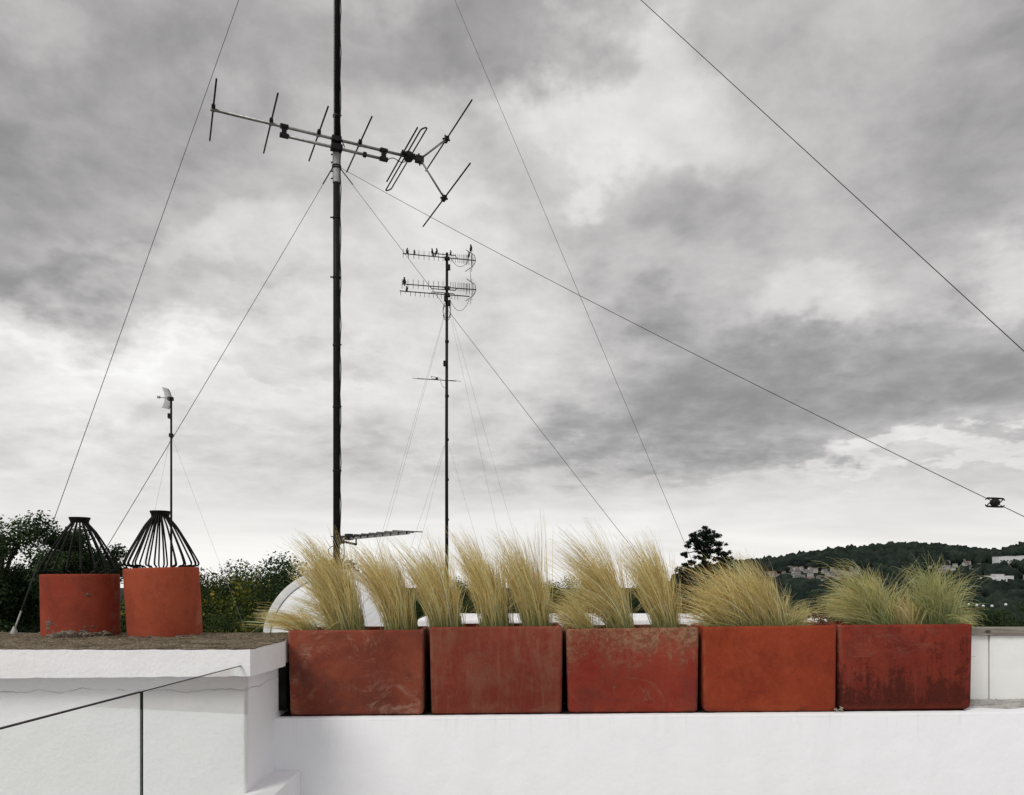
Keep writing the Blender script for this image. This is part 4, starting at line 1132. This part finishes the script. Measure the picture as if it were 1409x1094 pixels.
        mb = MB(); mb.obox(tip, ed, .03, .014, .014); mb.tube([tip-bd*.03, tip+bd*.03], .007, 6); mb.tube([tip-bd*.01, tip-bd*.01+Vector((0,0,.035))], .005, 6); mb.build("element_holder", M_plastic, e)
yagi()

# small UHF aerial at the mast's foot
def small_aerial():
    A, B = P(472, 742, 5.42), P(563, 733.5, 4.75)
    e = empty("uhf_aerial", A, "small stubby UHF aerial pointing right at the foot of the tall mast", "aerial")
    dv = (B-A).normalized(); sd = Vector((dv.y, -dv.x, 0))
    mb = MB(); mb.obox((A+B)/2, dv, (B-A).length/2, .0065, .0075); mb.build("boom", M_alu, e)
    n = 9
    for k in range(n):
        q = A.lerp(B, .08 + .90*k/(n-1)) + Vector((0, 0, .012)); Ls = .13 if k < 2 else .11
        mb = MB(); mb.tube([q - sd*Ls, q + sd*Ls], .0036, 6); mb.build("element", M_darkalu, e, smooth=True)
        mb = MB(); mb.obox(q - Vector((0, 0, .008)), dv, .008, .008, .009); mb.build("element_holder", M_plastic, e)
    mb = MB(); mb.obox(A.lerp(B, .10) + Vector((0, 0, .012)), dv, .024, .022, .022); mb.build("junction_box", M_plastic, e)
    mb = MB(); q0 = Vector((MX+.02, MD-.02, mz(744))); C = A.lerp(B, .22) - Vector((0, 0, .045))
    mb.obox((q0+C)/2 , (C-q0), (C-q0).length/2, .007, .007); mb.tube([C, A.lerp(B, .22)], .006, 6); mb.obox(q0, (1, 0, 0), .035, .03, .022)
    for k in range(3): mb.tube([q0.lerp(A, .4+.3*k) + Vector((0, 0, -.025)), q0.lerp(A, .4+.3*k) + Vector((0, 0, .025))], .005, 6)
    mb.build("mounting_bracket", M_darkalu, e)
    mb = MB(); pts = [A.lerp(Vector((MX+.03, MD-.03, mz(775))), t) + Vector((.02*math.sin(t*3.1), 0, -.03*math.sin(t*3.14))) for t in [i/8 for i in range(9)]]; mb.tube(pts, .003, 6)
    pts = [Vector((MX, MD, mz(757))) + Vector((-.05*math.cos(t), -.045, .04*math.sin(t)-.01)) for t in [i*.4-1.2 for i in range(14)]]; mb.tube(pts, .003, 6)
    mb.build("coax_loop", M_plastic, e, smooth=True)
small_aerial()

# satellite dish on the mast
def dish():
    c = P(463, 881, 5.42); Rr = .515
    e = empty("satellite_dish", c, "white satellite dish behind the leftmost trough at the mast's foot", "satellite dish", None, (R(-86), 0, R(4)))
    mb = MB(); n = 72
    prof = [(.001, -.115), (Rr*.3, -.105), (Rr*.6, -.075), (Rr*.84, -.033), (Rr*.90, -.018)]
    mb.lathe(prof, n, (0, 0, 0)); o = mb.build("reflector", M_dish, None, smooth=True); o.parent = e
    mb = MB(); mb.lathe([(Rr*.895, -.017), (Rr*.905, -.005), (Rr*.985, .004), (Rr, .0), (Rr*1.003, -.012), (Rr*.99, -.016), (Rr*.90, -.028)], n, (0, 0, 0)); o = mb.build("rim", M_dishrim, None, auto=35); o.parent = e
    mb = MB(); mb.tube([(0, 0, -.10), (0, .0, .02)], .03, 12); mb.tube([(0, Rr*.95, 0), (0, .1, .45)], .012, 8); mb.box((-.04, .06, .42), (.04, .14, .52)); o = mb.build("feed_arm", M_alu, None); o.parent = e
    mb = MB(); mb.tube([(0, 0, -.20), (0, 0, -.11)], .05, 12); o = mb.build("back_bracket", M_darkalu, None); o.parent = e
dish()

# ------------------------------------------------------------------ guy wires
def wire(pts, r, m, label, group=None, extra=None, parent=None, name="guy_wire", sag=0.0, o3=None):
    a, b = Vector(pts[0]), Vector(pts[1]); n = 24
    ps = [a.lerp(b, i/n) - Vector((0, 0, sag*4*(i/n)*(1-i/n))) for i in range(n+1)]
    e = empty(name, a, label, "guy wire", group)
    mb = MB(); mb.tube(ps, r, 6); mb.build("wire", m, e, smooth=True)
    return e, ps
G0 = Vector((MX, MD, mz(233))); GT = Vector((MX, MD, Z(6.22)))
zc = Z(-.275)
gcap = "guy wires of the tall mast"
e, ps = wire([GT, (-2.385, 3.62, zc+.01)], .0016, M_wire, "guy wire from the top edge down to the anchor left of the left flue", gcap, sag=.02)
mb = MB(); q = ps[-1]; mb.lathe([(.016, -.02), (.015, .0), (.009, .010), (.005, .022), (.001, .024)], 12, q + Vector((0, 0, -.002))); mb.tube([q, q+(ps[-2]-q).normalized()*.10], .004, 6); mb.build("anchor", M_galv, e, smooth=True)
q = ps[-1]; mb = MB(); mb.tube([q + (ps[-3]-q).normalized()*.03, q + (ps[-3]-q).normalized()*.38], .0032, 6); mb.build("wire_grip", M_wire, e, smooth=True)
e, ps = wire([G0 + Vector((-.03, -.01, 0)), (-2.19, 3.63, zc+.01)], .0016, M_wire, "guy wire falling left from the mast collar between the two flues", gcap, sag=.015)
mb = MB(); mb.tube([ps[0], ps[0].lerp(ps[-1], .05)], .0042, 6); mb.build("turnbuckle", M_wire, e)
q = ps[-1]; mb = MB(); mb.lathe([(.02, -.02), (.018, .0), (.006, .02), (.001, .025)], 10, q); mb.build("anchor", M_galv, e)
e, ps = wire([G0 + Vector((.03, -.01, 0)), P(946, 850, 4.8)], .0016, M_wire, "guy wire running from the mast collar down behind the middle trough's grass", gcap, sag=.02)
mb = MB(); mb.tube([ps[0], ps[0].lerp(ps[-1], .04)], .0042, 6); mb.build("turnbuckle", M_wire, e)
e, ps = wire([GT, P(985, 849, 4.9)], .0013, M_wire, "thin guy wire crossing the sky centre down behind the cedar", gcap, sag=.0)
W1 = Vector((3.0, 2.2, EYE + (HY-1051)/F*2.2)); W2 = Vector((3.0, 2.2, EYE + (HY-1138)/F*2.2))
e, ps = wire([GT, W2], .0019, M_wire, "thick looking guy wire across the upper right corner of the sky", gcap, sag=.0)
e, ps = wire([G0 + Vector((.03, -.015, .005)), W1], .0017, M_wire, "guy wire with an egg insulator running to the right edge", gcap, sag=.055)
# egg insulator where the wire passes px 1369
best = min(range(len(ps)-1), key=lambda i: abs(((ps[i].x/ps[i].y)*F+CX) - 1369))
a, b = ps[best], ps[best+1]
ta = (1369-CX)/F; t = (ta*a.y - a.x)/((b.x-a.x) - ta*(b.y-a.y)); q = a.lerp(b, t); dv = (b-a).normalized()
ax = Vector((1, -.12, -.06)).normalized(); mb = MB()
up = Vector((0, 0, 1)); sd = ax.cross(up).normalized(); up = sd.cross(ax)
hl = .037
prof = [(-1.0, .010), (-.97, .0155), (-.8, .0185), (-.45, .0175), (-.22, .0150), (0, .0145), (.22, .0150), (.45, .0175), (.8, .0185), (.97, .0155), (1.0, .010)]
# two prongs at each end around a solid waist
mb.tube([q - ax*hl*.42, q - ax*hl*.2, q + ax*hl*.2, q + ax*hl*.42], [.010, .0145, .0145, .010], 10)
for s in (-1, 1):
    mb.tube([q + ax*hl*.98*-1 + up*s*.0100, q - ax*hl*.82 + up*s*.0165, q + up*s*.0165, q + ax*hl*.82 + up*s*.0165, q + ax*hl*.98 + up*s*.0095], [.0022, .0034, .0042, .0034, .0022], 8)
for s in (-1, 1): mb.tube([q + ax*s*hl*.85 - up*.016*s*-1, q + ax*s*hl*.5, ], .0022, 6)
mb.build("insulator", M_plastic, e, smooth=True)

# right side parapet carrying those wires, outside the frame
mb = MB(); mb.box((3.0, .6, Z(-1.6)), (3.2, 3.7, Z(-.60))); tag(mb.build("side_parapet", M_par), "white side parapet closing the terrace at the right", "wall")

# ------------------------------------------------------------------ far mast with three aerials
FD = 20.0
def far_mast():
    b = P(615, 792, FD); b.z = Z(-2.25)
    e = empty("far_antenna_mast", b, "thin far mast with stacked aerials and perched birds", "mast")
    def z(y): return EYE + (HY-y)/F*FD
    x = b.x
    mb = MB(); mb.tube([(x, FD, b.z), (x-.01, FD, z(600)), (x, FD, z(348))], [.048, .042, .036], 10); mb.build("pole", M_pole, e, smooth=True)
    for (y, dx_) in ((369, .05), (412, -.03), (418, .06), (501, -.05)):
        mb = MB(); mb.obox((x+dx_, FD-.05, z(y)), (0, 0, 1), .065, .05, .04); mb.build("junction_box", M_plastic, e)
    for (y, s) in ((423, 1), (426, -1)):
        mb = MB(); mb.tube([(x+.10*s*math.cos(t), FD-.05, z(y+5)+.22*math.sin(t)) for t in [i*.5 for i in range(13)]], .008, 5, caps=False); mb.build("cable_coil", M_plastic, e)
    for y in (470, 545, 605, 660, 715):
        mb = MB(); mb.lathe([(.04, -.03), (.052, -.03), (.052, .03), (.04, .03)], 10, (x, FD, z(y))); mb.build("coupling", M_pole, e)
far_mast()
def long_yagi(p0, p1, xs, up_, dn, label, dip=None, brace=None, refl=True, cable=None, r=.014):
    A, B = P(*p0, FD-.1), P(*p1, FD-.1)
    e = empty("long_yagi_aerial", A, label, "aerial", "stacked aerials on the far mast")
    mb = MB(); mb.tube([A, B], r, 8); mb.build("boom", M_darkalu, e, smooth=True)
    s = FD/F
    for k, px in enumerate(xs):
        t = (px - p0[0])/(p1[0]-p0[0]); q = A.lerp(B, t)
        u_, d_ = up_(t)*s, dn(t)*s
        mb = MB(); mb.tube([q + Vector((0, -.01, u_)), q - Vector((0, .01, d_))], .0065, 5); mb.build("element", M_darkalu, e)
    if brace:
        (b0, b1, off) = brace; q0 = A.lerp(B, (b0-p0[0])/(p1[0]-p0[0])); q1 = A.lerp(B, (b1-p0[0])/(p1[0]-p0[0])); o_ = Vector((0, 0, off*s))
        mb = MB(); mb.tube([q0, q0+(q1-q0)*.05+o_, q1-(q1-q0)*.06+o_, q1], .011, 6); mb.build("brace_boom", M_darkalu, e)
    if refl:
        for sy in (-1, 1):
            for u in (0, 1, 2):
                q = B - Vector((.02+.04*u, 0, 0)) + Vector((0, sy*.0, 0)); 
            mb = MB(); mb.tube([B, B + Vector((-.03, sy*.10, .02+.16*sy)), B + Vector((-.10, sy*.16, .24*sy)), B + Vector((-.26, sy*.18, .36*sy))], .009, 5); mb.build("reflector_frame", M_darkalu, e)
        for k in range(7):
            z_ = -.30 + .1*k; mb = MB(); mb.tube([B + Vector((-.04-.3*abs(z_), -.22, z_)), B + Vector((-.06-.3*abs(z_), .22, z_))], .006, 5); mb.build("reflector_rod", M_darkalu, e)
        for k in range(3):
            mb = MB(); q = B - Vector((.10+.07*k, 0, 0)); mb.tube([q + Vector((0, -.08, .13)), q - Vector((0, .08, .16))], .007, 5); mb.build("reflector_rod", M_darkalu, e)
    if cable:
        c0, c1, cs = cable; a_, b_ = P(*c0, FD-.1), P(*c1, FD-.1)
        mb = MB(); mb.tube([a_.lerp(b_, t) - Vector((0, 0, cs*4*t*(1-t))) for t in [i/12 for i in range(13)]], .006, 5); mb.build("coax_cable", M_plastic, e)
    mb = MB(); q = A.lerp(B, (615-p0[0])/(p1[0]-p0[0])); mb.obox(q + Vector((0, .05, 0)), (1, 0, 0), .07, .06, .032); mb.build("mast_clamp", M_plastic, e)
s_ = 10.838
xsA = [540 + v/s_ for v in (160, 243, 320, 395, 472, 547, 622, 688, 755, 818, 875, 905, 938, 975, 1005, 1035, 1058, 1080, 1100, 1120, 1140, 1175)]
xsB = [540 + v/s_ for v in (146, 232, 310, 385, 462, 540, 613, 688, 755, 820, 870, 905, 938, 978, 1008, 1035, 1058, 1080, 1103, 1125, 1150)]
xsC = [540 + v/s_ for v in (125, 270, 342, 415, 482, 547, 610, 670, 730, 795, 860, 885, 930, 975)]
long_yagi((554.3, 348.9), (654.4, 358.6), xsA, lambda t: 5.8+.6*t, lambda t: 5.9, "topmost long yagi on the far mast with most of the birds on it", brace=(595, 629, 4.2), cable=((620, 355), (645, 358), .20))
long_yagi((552.9, 390.7), (654.9, 398.7), xsB, lambda t: 6.6+1.4*t, lambda t: 6.4-3*t, "middle long yagi on the far mast", brace=(592, 629, -3.2), cable=((619, 412), (646, 412), .30))
long_yagi((550.1, 400.3), (646.1, 408), xsC, lambda t: .7, lambda t: 6.0, "lowest of the three close long yagis on the far mast", brace=(593, 626, 2.2), refl=False)
def small_far():
    A, B = P(573.9, 520.9, FD-.1), P(628, 524.4, FD-.1)
    e = empty("small_far_aerial", A, "small aerial with few crooked rods lower down on the far mast", "aerial")
    mb = MB(); mb.tube([A, B], .011, 6); mb.build("boom", M_darkalu, e)
    for (px, y, w_, h_) in ((574, 521, 4, 4), (588, 522, 4.5, 4.5), (627, 524, 6, 4)):
        q = P(px, y, FD-.1); k = FD/F; mb = MB(); mb.tube([q + Vector((-w_*k, -.35, -h_*k)), q + Vector((w_*k, .35, h_*k))], .006, 5); mb.build("element", M_darkalu, e)
    q = P(601, 521, FD-.1); k = FD/F; mb = MB()
    mb.tube([q + Vector((-5*k, -.3, -4*k)), q + Vector((5*k, .3, 2*k)), q + Vector((4*k, .3, 4.5*k)), q + Vector((-6*k, -.3, -1*k)), q + Vector((-5*k, -.3, -4*k))], .006, 5); mb.obox(q, (1, 0, 0), .03, .03, .03); mb.build("folded_dipole", M_darkalu, e)
    mb = MB(); a_, b_ = P(606, 524, FD-.1), P(615, 530, FD-.05); mb.tube([a_.lerp(b_, t) - Vector((0, 0, .12*4*t*(1-t))) for t in [i/8 for i in range(9)]], .005, 5); mb.build("coax_cable", M_plastic, e)
small_far()
gf = "guy lines of the far mast"
for gi, (p0, p1, d1) in enumerate((((612.3, 430), (472, 900), 18.5), ((613.2, 430), (484, 897), 21.5), ((618.5, 430), (727, 900), 18.5), ((620.5, 430), (755, 895), 21.5),
                     ((611.5, 612), (511, 898), 18.7), ((612.5, 612), (537, 896), 21.0), ((617.5, 612), (708, 898), 18.7))):
    a_ = P(*p0, FD); b_ = P(*p1, d1); b_.z = Z(-2.25); 
    wire([a_, b_], .0028, M_thin, "faint guy line of the far mast, " + ["upper outer left", "upper inner left", "upper inner right", "upper outer right", "lower outer left", "lower inner left", "lower right"][gi], gf, sag=.03)

# ------------------------------------------------------------------ third mast with a grid dish
def grid_mast():
    d = 22.0; b = P(235.6, 792, d); b.z = Z(-2.25)
    def z(y): return EYE + (HY-y)/F*d
    x = b.x
    e = empty("slim_mast", b, "slim mast behind the right flue", "mast")
    mb = MB(); mb.tube([(x, d, b.z), (x, d, z(547))], [.036, .030], 8); mb.build("pole", M_pole, e, smooth=True)
    mb = MB(); mb.obox((x-.02, d-.05, z(573)), (0, 0, 1), .07, .06, .04); mb.build("junction_box", M_plastic, e)
    mb = MB(); mb.obox((x, d, z(599)), (0, 0, 1), .05, .05, .05); mb.build("coupling", M_plastic, e)
    e = empty("grid_dish", (x, d, z(549)), "small curved grid dish on top of the slim mast", "aerial")
    # curved panel facing left, seen nearly edge on
    nu, nv = 10, 22; pts = {}
    for i in range(nu+1):
        for k in range(nv+1):
            u = (i/nu-.5)*2; v = (k/nv-.5)*2
            X = x - .02 - .08*(v*v) - .04*(u*u); Y = d + u*.22 - .05; Zz = z(549) + v*.29 + .02*u
            pts[i, k] = Vector((X, Y, Zz))
    for i in range(nu+1):
        mb = MB(); mb.tube([pts[i, k] for k in range(nv+1)], .005, 4); mb.build("upright_rib", M_alu, e)
    for k in range(nv+1):
        mb = MB(); mb.tube([pts[i, k] for i in range(nu+1)], .005, 4); mb.build("grid_rod", M_thin, e)
    c = Vector((x-.06, d-.1, z(549))); mb = MB(); mb.tube([c, c + Vector((-.24, 0, .03))], .01, 6); mb.build("feed_arm", M_darkalu, e)
    mb = MB(); mb.obox(c + Vector((-.26, 0, .03)), (1, 0, 0), .035, .03, .03); mb.build("feed_horn", M_alu, e)
    mb = MB(); mb.obox((x-.01, d-.02, z(549)), (1, 0, 0), .07, .06, .05); mb.build("dish_bracket", M_plastic, e)
    for (p0, p1) in (((233.5, 606), (170, 900)), ((237.5, 604), (352, 895))):
        a_ = P(*p0, d); b_ = P(*p1, 21); b_.z = Z(-2.25)
        wire([a_, b_], .0026, M_thin, "faint thin guy line from the slim mast", "guy lines of the slim mast", sag=.03)
grid_mast()

# ------------------------------------------------------------------ birds
def bird_mesh():
    mb = MB()
    # body leaning, head, beak, tail, wings folded, legs
    mb.tube([(-.075, 0, .030), (-.05, 0, .045), (-.01, 0, .068), (.03, 0, .100), (.048, 0, .125), (.056, 0, .145)], [.010, .024, .037, .034, .024, .018], 10)
    mb.tube([(.045, 0, .138), (.056, 0, .150), (.070, 0, .155), (.080, 0, .152)], [.016, .022, .019, .008], 10)
    mb.tube([(.078, 0, .153), (.100, 0, .147)], [.006, .001], 6)
    mb.tube([(-.06, 0, .040), (-.10, 0, .012), (-.135, 0, -.012)], [.018, .014, .010], 8, flat=.35)
    for s in (-1, 1):
        mb.tube([(.02, s*.030, .095), (-.03, s*.034, .062), (-.085, s*.014, .022)], [.012, .018, .004], 6, flat=.5)
        mb.tube([(0, s*.014, .045), (.008, s*.014, .0)], .003, 5)
    o = mb.build("bird", M_bird, smooth=True); me = o.data; me.transform(Matrix.Translation((0,0,.01)) @ Matrix.Rotation(R(-38), 4, 'Y') @ Matrix.Scale(.85, 4, (1,0,0))); bpy.data.objects.remove(o); return me
BM = bird_mesh()
BL = [(558, 349.2, 1.0, 200, "leftmost bird on the topmost far aerial", 0), (572, 350.6, .8, 20, "small bird second from the left on the topmost far aerial", 0),
      (594, 352.6, .75, 190, "lower bird of the close group, left side, on the topmost far aerial", 0), (596.5, 348.7, .85, 10, "upper left bird of the close group on the topmost far aerial", 0),
      (600.3, 352.4, .65, 60, "lower right bird of the close group on the topmost far aerial", 0), (603, 349.2, .9, 15, "upper right bird of the close group on the topmost far aerial", 0),
      (621.5, 351.0, .75, 40, "lone bird just right of the far mast's tip", 0), (650.5, 346.5, 1.15, 20, "biggest bird perched highest on the reflector of the far aerial", 0),
      (647, 354.6, .9, 30, "bird just below the highest one at the reflector", 0), (556.3, 391.6, 1.1, 100, "bird at the left end of the middle far aerial", 0),
      (561.8, 401.8, .95, 20, "bird at the left end of the lowest long far aerial", 0)]
for (px, y, s, rz, lab, _) in BL:
    o = bpy.data.objects.new("bird", BM); o.location = P(px, y, FD-.1); o.scale = (s*.9,)*3; o.rotation_euler = (0, 0, R(rz)); COL.objects.link(o)
    tag(o, lab, "bird", "birds perched on the far aerials")
